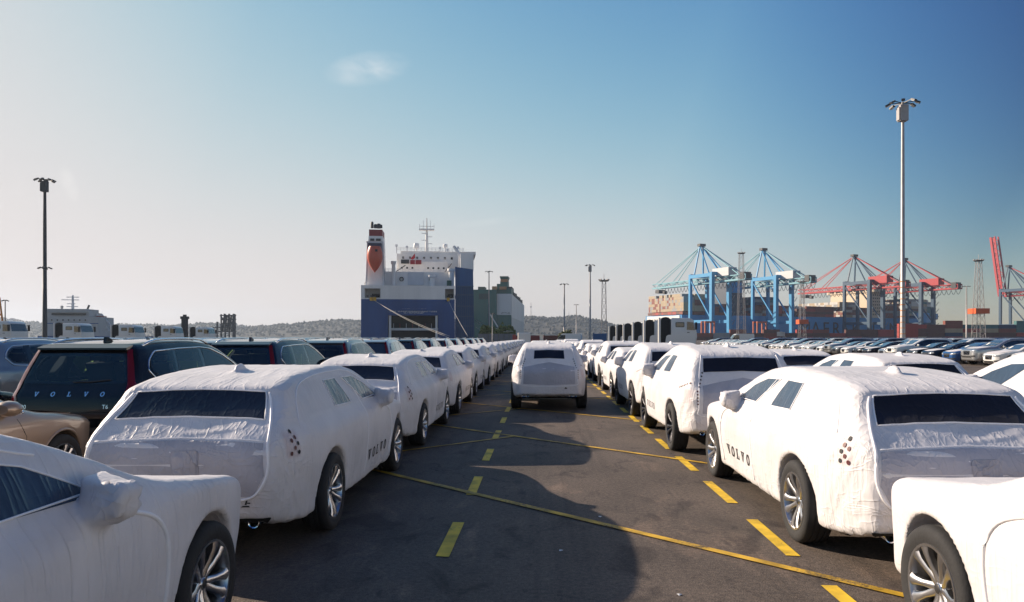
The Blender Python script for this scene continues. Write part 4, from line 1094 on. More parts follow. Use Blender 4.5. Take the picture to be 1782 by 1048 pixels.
# ------------------------------------------------------------------ bare cars on the dark side of the lot
SUV_SEE, SUV_C = bare_car('suv', .027, True, True, False)
SUV_MID, _ = bare_car('suv', .045, False, False, False)
SUV_FIT, _ = bare_car('suv', .045, False, False, True)
SUV_LITE, _ = bare_car('suv', .07, False, False, True, True)
WAG_FULL, _ = bare_car('wagon', .027, True, True, False)
WAG_FIT, _ = bare_car('wagon', .045, False, False, True)
WAG_LITE, _ = bare_car('wagon', .07, False, False, True, True)
SED_FIT, _ = bare_car('sedan', .045, False, False, True)
SED_LITE, _ = bare_car('sedan', .07, False, False, True, True)
def bare(T, x, y, rz, label, colour, group, name='parked_car'):
    return spawn(name, T, (x, y, 0), rz, label, 'car', group, {'paint': PAINTS[colour]})
GD = 'bare cars in columns beyond the covered wagons'
WORD = dict(black='black', navy='dark navy', grey='dark grey', silver='silver', white='white', blue='blue', champagne='beige', steel='steel blue', ivory='ivory', pale='pale silver')
cb = bare(WAG_FULL, -6.15, 6.45, 0, 'beige car with film on its bonnet, in front of the black sport utility car', 'champagne', GD)
bf = patch(_, 'bonnet_film', [round_poly([(-.62, 1.25), (.45, 1.15), (.70, 1.6), (.66, 2.05), (.2, 2.0), (-.3, 1.9), (-.62, 1.7)], .08)], 'top', 1, M_PANEL, .02, .06, cloth_disp(3, 9))
link('bonnet_film', bf, cb)
bare(SUV_SEE, -6.10, 11.80, 0, 'black sport utility car with VOLVO lettering across the tailgate, tall red lights', 'black', GD)
cols = ['navy', 'grey', 'silver', 'navy', 'grey', 'white', 'steel', 'black', 'silver', 'grey']
for k in range(11):
    c = cols[k % len(cols)]
    bare(SUV_SEE if k < 2 else SUV_MID, -6.1 + jit(.05), 17.1 + 5.3 * k + jit(.1), jit(.006),
         '%s sport utility car, %s behind the black one with VOLVO lettering' % (WORD[c], ORD[k]), c, GD)
bare(WAG_FULL, -9.45, 9.9, 0, 'black wagon with chrome window line at the frame edge beside the black sport utility car', 'black', GD)
bare(SUV_SEE, -12.45, 17.75, 0, 'pale silver sport utility car at the frame edge behind the black wagon', 'pale', GD)
col2 = ['silver', 'grey', 'navy', 'white', 'silver', 'steel', 'black', 'grey']
for j in range(7):
    x = -9.4 - 3.15 * j
    for k in range(8):
        y = 23.0 + 5.3 * k + (0 if j == 0 else 1.3 * j)
        if j == 1 and k == 0: y += .6
        c = col2[(k * 3 + j * 5) % 8]
        bare(SUV_MID if j < 2 else SUV_LITE, x + jit(.08), y + jit(.15), jit(.01),
             '%s car roof, %s in the %s column beyond the black car' % (WORD[c], ORD[k], ORD[j + 1]), c, GD)

# ------------------------------------------------------------------ the lot to the east: rows of cars with their noses to the lane
GE = 'cars parked nose out in rows on the far side of the lot'
seq = [('wagon', 'ivory'), ('sedan', 'white'), ('suv', 'silver'), ('wagon', 'blue'), ('wagon', 'navy'), ('sedan', 'black'), ('suv', 'white'), ('wagon', 'silver'), ('sedan', 'navy'), ('wagon', 'black'),
       ('sedan', 'white'), ('wagon', 'grey'), ('suv', 'silver'), ('wagon', 'white'), ('sedan', 'white')]
FIT = dict(suv=SUV_FIT, wagon=WAG_FIT, sedan=SED_FIT); LITE = dict(suv=SUV_LITE, wagon=WAG_LITE, sedan=SED_LITE)
KIND = dict(suv='sport utility car', wagon='wagon', sedan='saloon')
nfront = 0
for r in range(7):
    y = 41.0 + (2.0 if r else 0)
    k = 0
    while y < (150 if r == 0 else 122 - 4 * r):
        kd, c = seq[(k * (1 if r == 0 else 7) + r * 4) % len(seq)]
        if r and k % 3: kd = 'suv'
        if r and k % 2: c = ('white', 'silver', 'ivory', 'pale')[(k // 2 + r) % 4]
        if r == 0 and y > 84: kd, c = seq[10 + k % 5] if k % 4 else ('wagon', 'white')
        nose = 27.4 + .055 * (y - 45) + 5.9 * r
        px = VPX + FPX * nose / y
        if px < 1830:
            T = FIT[kd] if (r == 0 and y < 100) else LITE[kd]
            row = ('front row' if r == 0 else ORD[r] + ' row')
            bare(T, nose + 2.45 + jit(.25), y, R_(90) + jit(.015), '%s %s, %s along the %s of the far lot' % (WORD[c], KIND[kd], ORD[min(k, 45)], row), c, GE)
        y += 2.72 + jit(.12); k += 1
# ------------------------------------------------------------------ lorries
M_TRW = mat('lorry_white', (.72, .71, .69), .35, 0, .5, .6)
M_TRD = mat('lorry_intake_black', (.016, .017, .020), .55)
M_RUB = M_TYRE
def lorry_parts():
    P = []
    cab = [(-1.05, 1.20), (1.02, 1.20), (1.16, 1.85), (1.08, 2.45), (.86, 3.25), (.62, 3.42), (-1.0, 3.44), (-1.05, 3.38)]
    mb = MB().prism(cab, -1.22, 1.22, 'x'); me = mb.mesh('cab', M_TRW)
    bm = bmesh.new(); bm.from_mesh(me); bmesh.ops.bevel(bm, geom=bm.edges[:], offset=.07, segments=3, affect='EDGES', profile=.5); bm.to_mesh(me); bm.free()
    me.polygons.foreach_set('use_smooth', [True] * len(me.polygons)); me.set_sharp_from_angle(angle=R_(50))
    A = lambda nm, mesh, loc=None, subs=[]: P.append((nm, mesh, loc, None, None, subs))
    A('cab', me)
    A('windscreen', MB().add([(-1.08, 1.10, 2.42), (1.08, 1.10, 2.42), (1.02, .90, 3.16), (-1.02, .90, 3.16), (-1.08, 1.06, 2.42), (1.08, 1.06, 2.42), (1.02, .86, 3.16), (-1.02, .86, 3.16)],
                             [(0, 1, 2, 3), (4, 7, 6, 5), (0, 4, 5, 1), (1, 5, 6, 2), (2, 6, 7, 3), (3, 7, 4, 0)]).mesh('windscreen', M_GLASSF))
    for s in (1, -1):
        fr = round_poly([(-.62, 2.70), (.02, 2.70), (.02, 3.02), (-.62, 3.02)], .07)
        A('window_frame', MB().prism(round_poly([(-.67, 2.65), (.07, 2.65), (.07, 3.07), (-.67, 3.07)], .08), s * 1.20, s * 1.232, 'x').mesh('window_frame', M_TRD))
        A('side_window', MB().prism(fr, s * 1.21, s * 1.238, 'x').mesh('side_window', M_GLASSF))
        A('door_window', MB().prism([(.28, 2.42), (.92, 2.42), (.80, 3.05), (.30, 3.12)], s * 1.205, s * 1.234, 'x').mesh('door_window', M_GLASSD))
        A('side_fairing', MB().prism(round_poly([(-1.55, 1.15), (1.0, 1.15), (1.02, 1.95), (-1.25, 2.02), (-1.45, 1.9)], .08), s * 1.06, s * 1.25, 'x').mesh('side_fairing', M_TRW))
        A('door_mirror', MB().box((s * 1.42, 1.02, 2.75), (.18, .14, .62)).beam((s * 1.2, .95, 3.0), (s * 1.42, 1.02, 3.0), .04).mesh('door_mirror', M_TRD))
        A('door_handle', MB().box((s * 1.235, .40, 2.22), (.03, .2, .05)).mesh('door_handle', M_TRD))
    st = [(-1.86, 1.3), (-1.10, 1.3), (-1.10, 3.30), (-1.22, 3.46), (-1.48, 3.52), (-1.74, 3.46), (-1.86, 3.30)]
    mb = MB().prism(st, .55, 1.18, 'x')
    for k in range(6): mb.box((1.19, -1.78 + .12 * k, 2.3), (.03, .05, 1.8))
    A('air_intake', mb.mesh('air_intake', M_TRD))
    A('rear_post', MB().box((1.0, -2.0, 2.2), (.5, .16, 2.5)).mesh('rear_post', M_TRW))
    A('chassis_frame', MB().box((-.42, -2.6, .95), (.12, 7.6, .28)).box((.42, -2.6, .95), (.12, 7.6, .28)).box((0, -5.5, .95), (.72, .2, .2)).box((0, -3.5, .95), (.72, .2, .2)).box((0, .2, .80), (.8, 1.8, .5)).mesh('chassis_frame', M_TRD))
    A('bumper', MB().b2((-1.2, .9, .35), (1.2, 1.25, 1.18)).mesh('bumper', M_TRW))
    for s in (1, -1):
        A('headlight', MB().b2((s * .75, 1.2, .7), (s * 1.15, 1.265, .9)).mesh('headlight', M_LAMP))
        for y in (.1, -4.2, -5.5):
            A('wheel', build_tyre(.50, .15, .29, 20).lathe([(0, .10), (.12, .12), (.2, .06), (.29, .05), (.29, -.05)], 20, axis='x', mi=1).mesh('wheel', [M_TYRE, M_RIM], True), (s * 1.02, y, .50))
    return P
T_LORRY = lorry_parts()
for k, z in enumerate((62, 70.8, 79.2, 88, 96, 106)):
    spawn('cab_lorry', T_LORRY, (12.1, z, 0), -R_(90), 'white lorry cab with black air intake, %s in the line behind the covered cars' % ORD[k], 'lorry', 'lorries behind the covered cars on the lit side')
for k, z in enumerate((73, 84, 95, 105.5, 116)):
    spawn('cab_lorry', T_LORRY, (-53.6, z, 0), -R_(90), 'grey-white lorry cab above the dark car roofs, %s counted from the frame edge' % ORD[k], 'lorry', 'lorries beyond the dark car roofs')
# white vans on the lot
def van_parts(L=5.6):
    P = []
    prof = [(-L / 2, .45), (L / 2 - .1, .42), (L / 2, .85), (L / 2 - .15, 1.15), (L / 2 - .95, 1.45), (L / 2 - 1.7, 2.45), (L / 2 - 2.1, 2.58), (-L / 2 + .1, 2.58), (-L / 2, 2.45)]
    me = MB().prism(prof, -.97, .97, 'x').mesh('body', M_TRW)
    bm = bmesh.new(); bm.from_mesh(me); bmesh.ops.bevel(bm, geom=bm.edges[:], offset=.08, segments=2, affect='EDGES'); bm.to_mesh(me); bm.free()
    P.append(('body', me, None, None, None, []))
    for s in (1, -1):
        P.append(('side_window', MB().prism([(L / 2 - 1.0, 1.5), (L / 2 - 1.65, 2.3), (L / 2 - 2.5, 2.3), (L / 2 - 2.5, 1.5)], s * .96, s * .985, 'x').mesh('side_window', M_GLASSD), None, None, None, []))
        for y in (L / 2 - 1.0, -L / 2 + 1.1):
            P.append(WH_DARK_S(s * .85, y))
    P.append(('windscreen', MB().add([(-.85, L / 2 - .97, 1.52), (.85, L / 2 - .97, 1.52), (.78, L / 2 - 1.6, 2.38), (-.78, L / 2 - 1.6, 2.38)], [(0, 1, 2, 3)]).mesh('windscreen', M_GLASSF), (0, .04, .02), None, None, []))
    return P
T_VAN = van_parts()
spawn('delivery_van', T_VAN, (41.5, 150, 0), R_(90), 'white delivery van standing tall behind the white cars of the far lot', 'van')
spawn('delivery_van', T_VAN, (-2.6, 118, 0), R_(4), 'white van parked at the far end of the covered column near the green ship', 'van')
spawn('delivery_van', T_VAN, (5.4, 140, 0), R_(80), 'white van with side windows beside the blue container', 'van')
# ------------------------------------------------------------------ harbour: light masts
M_GALV = mat('galvanised_steel', (.36, .34, .34), .5, .5, var=.15, vscale=2)
M_DARKST = mat('dark_steel', (.030, .032, .038), .5)
M_LENS = mat('flood_lens', (.75, .75, .72), .2, 0, .6, .5)
M_ORST = mat('orange_band', (.55, .20, .03), .6)
def flood_mast(px, ytop, Z, label, lamps=6, ring=None, dark=False, rad=1.3, r0=.32, r1=.17, base=None, bands=False, box=True):
    p = at(px, ytop, Z); H = p.z; m = M_DARKST if dark else M_GALV
    t = thing('light_mast', label, 'light mast', (p.x, p.y, 0))
    n = 6; h0 = 0
    MB().lathe([(r0 * 1.6, 0), (r0 * 1.6, .25), (r0, .3), (r0 * .8, H * .35), (r0 * .78, H * .35 + .01), ((r0 + r1) / 2 * .9, H * .7), (r1, H - .6), (r1 * .9, H), (0, H)], 20).build('pole', m, t, True)
    if box: MB().box((0, -.05, H - 1.35), (.95, .85, 1.9)).box((-.55, -.05, H - 1.45), (.16, .7, 1.5)).build('winch_box', m, t)
    if bands:
        for k in range(10): MB().lathe([(r0 * .96 + .012, 2.2 + .7 * k), (r0 * .96 + .012, 2.28 + .7 * k)], 20).build('marking_band', M_ORST, t)
    def head(z, nl, rad):
        mb = MB()
        for k in range(nl):
            a = 2 * math.pi * k / nl + .35; c, s = math.cos(a), math.sin(a)
            MB().beam((c * r1, s * r1, z), (c * rad, s * rad, z + .12), .07, .09).build('bracket_arm', M_DARKST, t)
            lamp = MB().box((0, 0, 0), (.62, .40, .20)).build('floodlight', M_DARKST, t); lamp.location = (c * (rad + .15), s * (rad + .15), z - .05); lamp.rotation_euler = (0, R_(25), a)
            le = MB().box((.02, 0, -.115), (.5, .32, .03)).build('lens', M_LENS, lamp)
    head(H - .12, lamps, rad)
    if ring: head(ring, 4, .7)
    return t
flood_mast(1571, 178, 87, 'tall pale flood light mast with orange bands, standing before the red cranes', 8, None, False, 1.45, .30, .17, bands=True)
flood_mast(78, 312, 131, 'tall dark flood light mast beside the white bridge of a moored ship', 8, at(78, 466, 131).z, True, 1.3, .42, .22)
flood_mast(982, 494, 260, 'slim flood light mast in front of the wooded hill, over the bush', 6, None, False, 1.3, .34, .2, box=False)
flood_mast(1027, 461, 240, 'slim flood light mast above the blue container', 6, None, False, 1.3, .36, .2)
flood_mast(1003, 530, 420, 'thin distant flood light mast between the two slim ones', 4, None, False, 1.2, .3, .18, box=False)
flood_mast(851, 472, 260, 'slim flood light mast before the green ship', 4, None, False, 1.0, .3, .16, box=False)
flood_mast(1682, 498, 360, 'pale light mast with red band beyond the container stacks', 6, None, False, 1.5, .40, .24, box=False)
flood_mast(857, 545, 200, 'short thin pole with red tip by the mooring lines', 2, None, False, .3, .16, .1, box=False)
flood_mast(9, 522, 170, 'short thin lamp pole at the frame edge by the orange crane', 2, None, True, .3, .15, .1, box=False)
def lattice_mast(px, ytop, Z, label, w0=2.6, w1=1.3, band=None):
    p = at(px, ytop, Z); H = p.z; t = thing('lattice_mast', label, 'lattice mast', (p.x, p.y, 0))
    f = lambda i, h: Vector(((w0 + (w1 - w0) * h / H) / 2 * (1 if i in (0, 3) else -1), (w0 + (w1 - w0) * h / H) / 2 * (1 if i < 2 else -1), h))
    for i in range(4): MB().beam(f(i, 0), f(i, H), .20).build('corner_leg', M_GALV, t)
    n = int(H / 4.4)
    for i in range(4):
        j = (i + 1) % 4
        mb = MB()
        for k in range(n):
            a, b = H * k / n, H * (k + 1) / n
            mb.beam(f(i, a), f(j, b), .08).beam(f(j, a), f(i, b), .08).beam(f(i, b), f(j, b), .08)
        o = mb.build('bracing', M_GALV, t); o['kind'] = 'stuff'
    MB().lathe([(1.9, H), (2.3, H + .3), (2.3, H + .5), (1.5, H + .5)], 16).build('platform', M_DARKST, t)
    for k in range(8):
        a = k * math.pi / 4; MB().box((2.2 * math.cos(a), 2.2 * math.sin(a), H + .8), (.7, .7, .4), 0, a).build('floodlight', M_GALV, t)
    MB().tube([(0, 0, H + .5), (0, 0, H + 3.5)], .1).build('aerial', M_GALV, t)
    if band:
        MB().box((0, 0, band), (w0 * 1.5, w0 * 1.5, 2.6)).build('warning_panel', mat('warning_orange', (.62, .10, .02), .5), t)
    return t
lattice_mast(1051, 490, 330, 'lattice light mast above the end of the wooded hill', 2.4, 1.6)
lattice_mast(1290, 442, 470, 'tall lattice light mast between the two light blue cranes', 5.0, 2.4)
lattice_mast(1396, 492, 420, 'lattice light mast beneath the boom of the red crane', 3.6, 1.4, 11)
lattice_mast(1703, 455, 360, 'lattice light mast with orange panel in front of the container stacks', 4.6, 1.9, 15)

# ------------------------------------------------------------------ vehicle carrier, blue and white, seen from its stern
M_NAVY = mat('hull_blue', (.010, .066, .24), .5, var=.25, vscale=.25, streak=True)
M_SHW = mat('ship_white', (.80, .79, .78), .5, var=.14, vscale=.2, streak=True)
M_SHG = mat('ship_grey', (.58, .60, .64), .5, var=.12, vscale=.2)
M_HOLE = mat('deep_opening', (.010, .011, .014), .8)
M_RAMP = mat('ramp_blue', (.020, .10, .28), .5, var=.2, vscale=.3, streak=True)
M_FUN = mat('funnel_red', (.22, .012, .02), .5)
M_BOAT = mat('lifeboat_orange', (.55, .09, .045), .4)
M_YELS = mat('safety_yellow', (.60, .33, .02), .5)
M_ROPE = mat('mooring_rope', (.50, .48, .44), .8)
M_FLAG = mat('flag_red', (.55, .02, .03), .7)
M_GREENP = mat('deck_green', (.02, .09, .06), .5)
def ship_frame(px, Z, deg, label, name='cargo_ship'):
    p = at(px, HOR, Z); return thing(name, label, 'ship', (p.x, p.y, 0), R_(deg))
S = 230.0 / FPX
cr = ship_frame(710.5, 230, 7, 'blue and white vehicle carrier ship seen from its stern with orange lifeboat', 'vehicle_carrier')
HX = lambda px: (px - 710.5) * S          # local metres from photo pixels across the stern
HZ = lambda py: CAMH - (py - HOR) * S
w = HX(791)
L_ = 170
bl, br_ = HX(670), HX(757)      # recess of the stern door
def cbox(nm, x0, x1, y0, y1, z0, z1, m, par=cr): return MB().b2((min(x0, x1), y0, min(z0, z1)), (max(x0, x1), y1, max(z0, z1))).build(nm, m, par)
zb_, zw, zd = HZ(521), HZ(497), HZ(473)
hull = MB().prism([(-w, 0), (w, 0), (w, L_ - 30), (w * .5, L_ - 6), (0, L_), (-w * .5, L_ - 6), (-w, L_ - 30)], -3.0, zb_, 'z')
# stern wall is rebuilt around the door recess: the hull block starts 5 m further in
hv = MB().prism([(-w, 5), (w, 5), (w, L_ - 30), (w * .5, L_ - 6), (0, L_), (-w * .5, L_ - 6), (-w, L_ - 30)], -3.0, zb_, 'z').build('hull', M_NAVY, cr)
d0, d1, dt = HX(676), HX(762), HZ(549)
cbox('stern_plating', -w, d0, 0, 4.99, -3, zb_, M_NAVY); cbox('stern_plating', d1, w, 0, 4.99, -3, zb_, M_NAVY); cbox('stern_plating', d0 + .002, d1 - .002, 0.002, 4.99, dt, zb_ - .002, M_NAVY)
cbox('stern_door_recess', d0 + .01, d1 - .01, 4.6, 4.95, -2.9, dt - .01, M_HOLE)
cbox('recess_frame', d0 - .9, d0 - .2, -.18, 0, 0, dt + 1.5, M_NAVY); cbox('recess_frame', d1 + .2, d1 + .9, -.18, 0, 0, dt + 1.5, M_NAVY); cbox('recess_frame', d0 - .9, d1 + .9, -.2, 0, dt + 1.5, dt + 2.1, M_NAVY)
cbox('door_post', d0 + .2, d0 + .9, .6, 1.4, 0, dt, M_SHW); cbox('door_post', d1 - .9, d1 - .2, .6, 1.4, 0, dt, M_SHW)
cbox('deck_edge', d0 + .05, d1 - .05, 1.6, 4.4, HZ(575), HZ(571), M_SHG)
for k in range(7): cbox('railing_post', d0 + 1.5 + k * 2.0, d0 + 1.62 + k * 2.0, 2.0, 2.12, HZ(571), HZ(563), M_FUN if k % 2 else M_SHG)
for k in range(3): cbox('fairlead', HX(698 + k * 23), HX(702 + k * 23), -.12, -.004, HZ(552.5), HZ(549.5), M_HOLE)
# white bulwark with two mooring ports
p0, p1 = HX(636), HX(663); s0, s1 = HX(774), HX(789); zp0, zp1 = HZ(519), HZ(502.5)
cbox('bulwark', -w, p0, 0, 6, zb_, zw, M_SHW); cbox('bulwark', p1, s0, 0, 6, zb_, zw, M_SHW); cbox('bulwark', s1, w, 0, 6, zb_, zw, M_SHW)
for a, b in ((p0, p1), (s0, s1)):
    cbox('bulwark', a + .002, b - .002, .002, 6, zp1, zw - .002, M_SHW); cbox('bulwark', a + .002, b - .002, .002, 6, zb_, zp0, M_SHW)
    cbox('mooring_deck', a + .002, b - .002, 5.4, 6.1, zp0, zp1, M_SHG)
    MB().lathe([(.55, -1.2), (.55, 1.2)], 16, c=((a + b) / 2 + .6, 4.2, zp0 + 1.0), axis='x').build('winch_drum', M_HOLE, cr)
    for k in range(3): MB().box((a + .8 + k * 1.1, 1.2, zp0 + .5), (.5, .5, 1.0)).build('bollard', M_DARKST, cr)
for px in (645, 651, 777): cbox('roller_fairlead', HX(px), HX(px + 5), -.5, .0, HZ(524), HZ(518), M_YELS)
cbox('main_house', -w + .01, w - .01, 6.1, L_ - 30, zb_, zw - .4, M_SHW)
# upper tier, set back
cbox('after_house', HX(668), HX(786), 7, 16, zw, zd, M_SHW)
cbox('side_wing', HX(633), HX(639), 4, 12, zw, HZ(490), M_SHW)
cbox('grey_screen', HX(708), HX(735), 6.7, 7, HZ(496), HZ(474.5), M_SHG)
for px in (697, 748): MB().lathe([(.7, -.35), (.7, 0), (.45, 0), (.45, -.35)], 16, c=(HX(px), 6.9, HZ(486)), axis='y', closed=True).build('ventilator_fan', M_DARKST, cr)
for px0, px1, y0, y1 in ((679, 687, 452, 497), (745, 757, 476, 497), (779, 791, 464, 497)):
    c = ((HX(px0) + HX(px1)) / 2, 5.4, 0); r = (HX(px1) - HX(px0)) / 2
    MB().lathe([(r * .8, HZ(y1)), (r * .8, HZ(y0 + 6)), (r * 1.2, HZ(y0 + 4)), (r * 1.2, HZ(y0)), (0, HZ(y0))], 20, c=c).build('ventilator_cowl', M_SHW, cr, True)
cbox('deck_locker', HX(777), HX(785), 3.6, 5, HZ(496), HZ(486), M_GREENP)
# accommodation
zs = HZ(455)
cbox('accommodation', HX(684), HX(796), 24, 46, zd, HZ(442), M_SHW)
cbox('accommodation_tier', HX(689), HX(772), 21, 24, zd, zs, M_SHW)
cbox('wheelhouse', HX(690), HX(820), 26, 44, HZ(442), HZ(437), M_SHW)
for i in range(9):
    if i in (3, 4): continue
    cbox('cabin_window', HX(692 + i * 9), HX(695 + i * 9), 20.9, 21.0, HZ(468), HZ(465), M_HOLE)
for i in range(8): cbox('cabin_window', HX(693 + i * 12), HX(696.5 + i * 12), 23.85, 24.0, HZ(451), HZ(447), M_HOLE)
cbox('red_screen', HX(708), HX(727), 20.5, 20.7, HZ(460), HZ(452.5), M_FUN); cbox('notice_panel', HX(692), HX(706), 20.6, 20.8, HZ(459), HZ(452), M_DARKST)
for y0, x0, x1, yy in ((437, 684, 800, 25), (474, 668, 776, 7.4), (455, 689, 772, 21.3)):
    mb = MB(); k = x0
    while k <= x1: mb.beam((HX(k), yy, HZ(y0)), (HX(k), yy, HZ(y0 - 6)), .10); k += 6
    for h_ in (2, 4, 6): mb.beam((HX(x0), yy, HZ(y0 - h_)), (HX(x1), yy, HZ(y0 - h_)), .08)
    mb.build('guard_rail', M_SHW, cr)['kind'] = 'stuff'
# stair ladders
for a, b in (((684, 473), (700, 462)), ((768, 473), (780, 458))): MB().beam((HX(a[0]), 19, HZ(a[1])), (HX(b[0]), 19, HZ(b[1])), .5, .25).build('stair', M_DARKST, cr)
# funnel casing with lifeboat
cas = MB().add([(HX(635), 3, zw), (HX(667), 3, zw), (HX(667), 14, zw), (HX(635), 14, zw), (HX(640), 5, HZ(408)), (HX(664), 5, HZ(408)), (HX(664), 13, HZ(408)), (HX(640), 13, HZ(408))],
               [(0, 3, 2, 1), (4, 5, 6, 7), (0, 1, 5, 4), (1, 2, 6, 5), (2, 3, 7, 6), (3, 0, 4, 7)]).build('funnel_casing', M_SHW, cr)
cbox('funnel_band', HX(640.5), HX(663.5), 5.1, 12.9, HZ(408), HZ(396.5), M_FUN)
for px, py, r in ((646, 387, .45), (652, 391, .6), (657, 390, .75), (662, 392, .3)): MB().lathe([(r, HZ(398)), (r, HZ(py + 2)), (r * .7, HZ(py)), (0, HZ(py))], 14, c=(HX(px), 9, 0)).build('exhaust_stack', M_DARKST, cr, True)
cbox('louvre', HX(643), HX(650), 4.4, 4.75, HZ(417), HZ(413), M_DARKST); cbox('louvre', HX(653), HX(661), 4.4, 4.75, HZ(417), HZ(413), M_DARKST)
cbox('launch_ramp', HX(641), HX(664), 1.5, 4.2, HZ(434), HZ(423), mat('ship_dark_blue', (.02, .03, .08), .5))
for px in (638, 667): MB().beam((HX(px), 2.2, zw), (HX(px) + (.4 if px < 650 else -.2), 2.2, HZ(420)), .45).build('davit_frame', M_SHG, cr)
MB().beam((HX(638), 2.2, HZ(421)), (HX(667), 2.2, HZ(421)), .5).build('davit_frame', M_SHG, cr)
lb = MB(); N = 18
for i in range(N + 1):
    u = i / N; z = HZ(430) + (HZ(475) - HZ(430)) * u; wd = 2.35 * (math.sin(math.pi * min(1, .22 + .80 * u))) ** .75 + .08; dp = 1.7 * (math.sin(math.pi * min(.98, .25 + .73 * u))) ** .8 + .06
    for j in range(16):
        a = 2 * math.pi * j / 16; lb.v.append((HX(653.5) + wd * math.cos(a), -.2 + dp * math.sin(a) - 1.0 * (1 - u) * 0, z))
for i in range(N):
    for j in range(16): lb.f.append((i * 16 + j, i * 16 + (j + 1) % 16, (i + 1) * 16 + (j + 1) % 16, (i + 1) * 16 + j)); lb.mi.append(0)
lb.f += [tuple(range(16))[::-1], tuple(N * 16 + j for j in range(16))]; lb.mi += [0, 0]
lbo = lb.build('lifeboat', M_BOAT, None, True); lbo.location = cr.matrix_world @ Vector((0, 0, 0)); lbo.parent = None
lbo.location = (cr.location.x, cr.location.y, 0); lbo.rotation_euler = cr.rotation_euler; tag(lbo, 'orange free-fall lifeboat hanging nose down on the stern of the vehicle carrier', 'lifeboat')
MB().b2((HX(648), -1.95, HZ(444)), (HX(658), -1.2, HZ(437))).build('hatch', M_BOAT, lbo); MB().b2((HX(655), -2.12, HZ(440)), (HX(659), -1.7, HZ(436))).build('window', M_HOLE, lbo)
# mast, domes, jib crane, flag
MB().lathe([(.55, HZ(442)), (.42, HZ(410)), (.25, HZ(398)), (.12, HZ(379)), (0, HZ(379))], 14, c=(HX(733), 34, 0)).build('signal_mast', M_SHW, cr, True)
MB().box((HX(733), 34, HZ(399)), (HX(746) - HX(720), 2.2, .45)).box((HX(733), 34, HZ(393)), (HX(746) - HX(720), .15, .15)).build('mast_platform', M_SHW, cr)
for px in (720.5, 727, 739, 745.5): MB().beam((HX(px), 34, HZ(399)), (HX(px), 34, HZ(390 if px in (720.5, 745.5) else 384)), .12).build('mast_aerial', M_SHW, cr)
for k in range(4): MB().box((HX(733) + (1 if k % 2 else -1) * 1.0, 34, HZ(406 + 6 * k)), (1.4, .3, .18)).build('mast_light_arm', M_SHG, cr)
for px, y0, y1, r in ((715.5, 422, 432, .95), (765.5, 423, 430, .75)): MB().lathe([(r * .9, HZ(y1)), (r, HZ(y1 - 3)), (r, HZ(y1 - 5)), (r * .75, HZ(y0 + 1)), (0, HZ(y0))], 18, c=(HX(px), 32, 0)).lathe([(r * .3, HZ(442)), (r * .3, HZ(y1))], 10, c=(HX(px), 32, 0)).build('radar_dome', M_SHW, cr, True)
for px, y in ((682, 428), (700, 430), (757, 431), (770, 434), (788, 430)): MB().beam((HX(px), 30, HZ(442)), (HX(px), 30, HZ(y)), .25).box((HX(px), 30, HZ(y)), (.7, .5, .7)).build('deck_light', M_SHG, cr)
MB().beam((HX(785), 17, HZ(426)), (HX(808), 15, HZ(461)), .9, .7).beam((HX(797), 20, HZ(470)), (HX(797), 20, HZ(443)), 1.6).build('jib_crane', M_SHG, cr)
cbox('ramp_tower', HX(797), HX(820), 12, 20, HZ(470), HZ(440), M_SHW)
MB().beam((HX(718), 15, HZ(472)), (HX(718), 15, HZ(440)), .12).build('flag_staff', M_SHW, cr)
MB().add([(HX(717.5), 15, HZ(441)), (HX(710), 15.4, HZ(450)), (HX(713), 15.2, HZ(452)), (HX(718), 15, HZ(449)), (HX(717.5), 15.1, HZ(441)), (HX(710), 15.5, HZ(450)), (HX(713), 15.3, HZ(452)), (HX(718), 15.1, HZ(449))], [(0, 1, 2, 3), (4, 7, 6, 5), (0, 4, 5, 1), (1, 5, 6, 2), (2, 6, 7, 3), (3, 7, 4, 0)]).build('flag', M_FLAG, cr)
# folded quarter ramp
MB().prism([(w + .15, -4.0), (HX(826), -4.0), (HX(823), HZ(467)), (w + .15, HZ(463))], 1.2, 2.2, 'y').build('quarter_ramp', M_RAMP, cr)
mr = mat('ramp_rib_blue', (.05, .115, .23), .5)
for k in range(9): MB().beam((w + 1.0 + k * .62, 1.0, -3), (w + 1.0 + k * .60, 1.0, HZ(497)), .16, .30).build('ramp_rib', mr, cr)
for py in (497, 512, 532, 550, 567): MB().b2((w + .3, .8, HZ(py) - .15), (HX(824), 1.15, HZ(py) + .15)).build('ramp_crossbeam', mr, cr)
cbox('ramp_edge', w + .12, w + .55, .6, 2.3, -3, HZ(463), M_NAVY)
def lettering(nm, txt, size, m, par, loc, rot=(R_(90), 0, 0), space=1.0, ex=.02):
    o = link(nm, text_mesh(nm, txt, size, m, ex, space=space), par, loc, rot); o['kind'] = 'stuff'; return o
def marks(nm, x0, x1, y, z, hgt, m, par, seed):
    """a line of writing too small to read in the photograph: letter-sized strokes"""
    r = random.Random(seed); mb = MB(); x = x0
    while x < x1:
        w_ = hgt * r.uniform(.45, .8)
        if r.random() < .16: x += w_; continue
        k = r.randrange(3); t_ = hgt * .2
        mb.b2((x, y - .03, z), (x + t_, y, z + hgt)); 
        if k != 1: mb.b2((x + t_ + .001, y - .03, z + hgt - t_), (x + w_, y, z + hgt))
        if k != 0: mb.b2((x + t_ + .001, y - .03, z), (x + w_, y, z + t_))
        x += w_ + hgt * .28
    o = mb.build(nm, m, par); o['kind'] = 'stuff'; return o
marks('stern_lettering', HX(700), HX(741), -.02, HZ(540), .50, M_SHW, cr, 1); marks('stern_lettering', HX(680), HX(760), -.02, HZ(543), .55, M_SHW, cr, 2); marks('stern_lettering', HX(703), HX(740), -.02, HZ(545.5), .50, M_SHW, cr, 3)
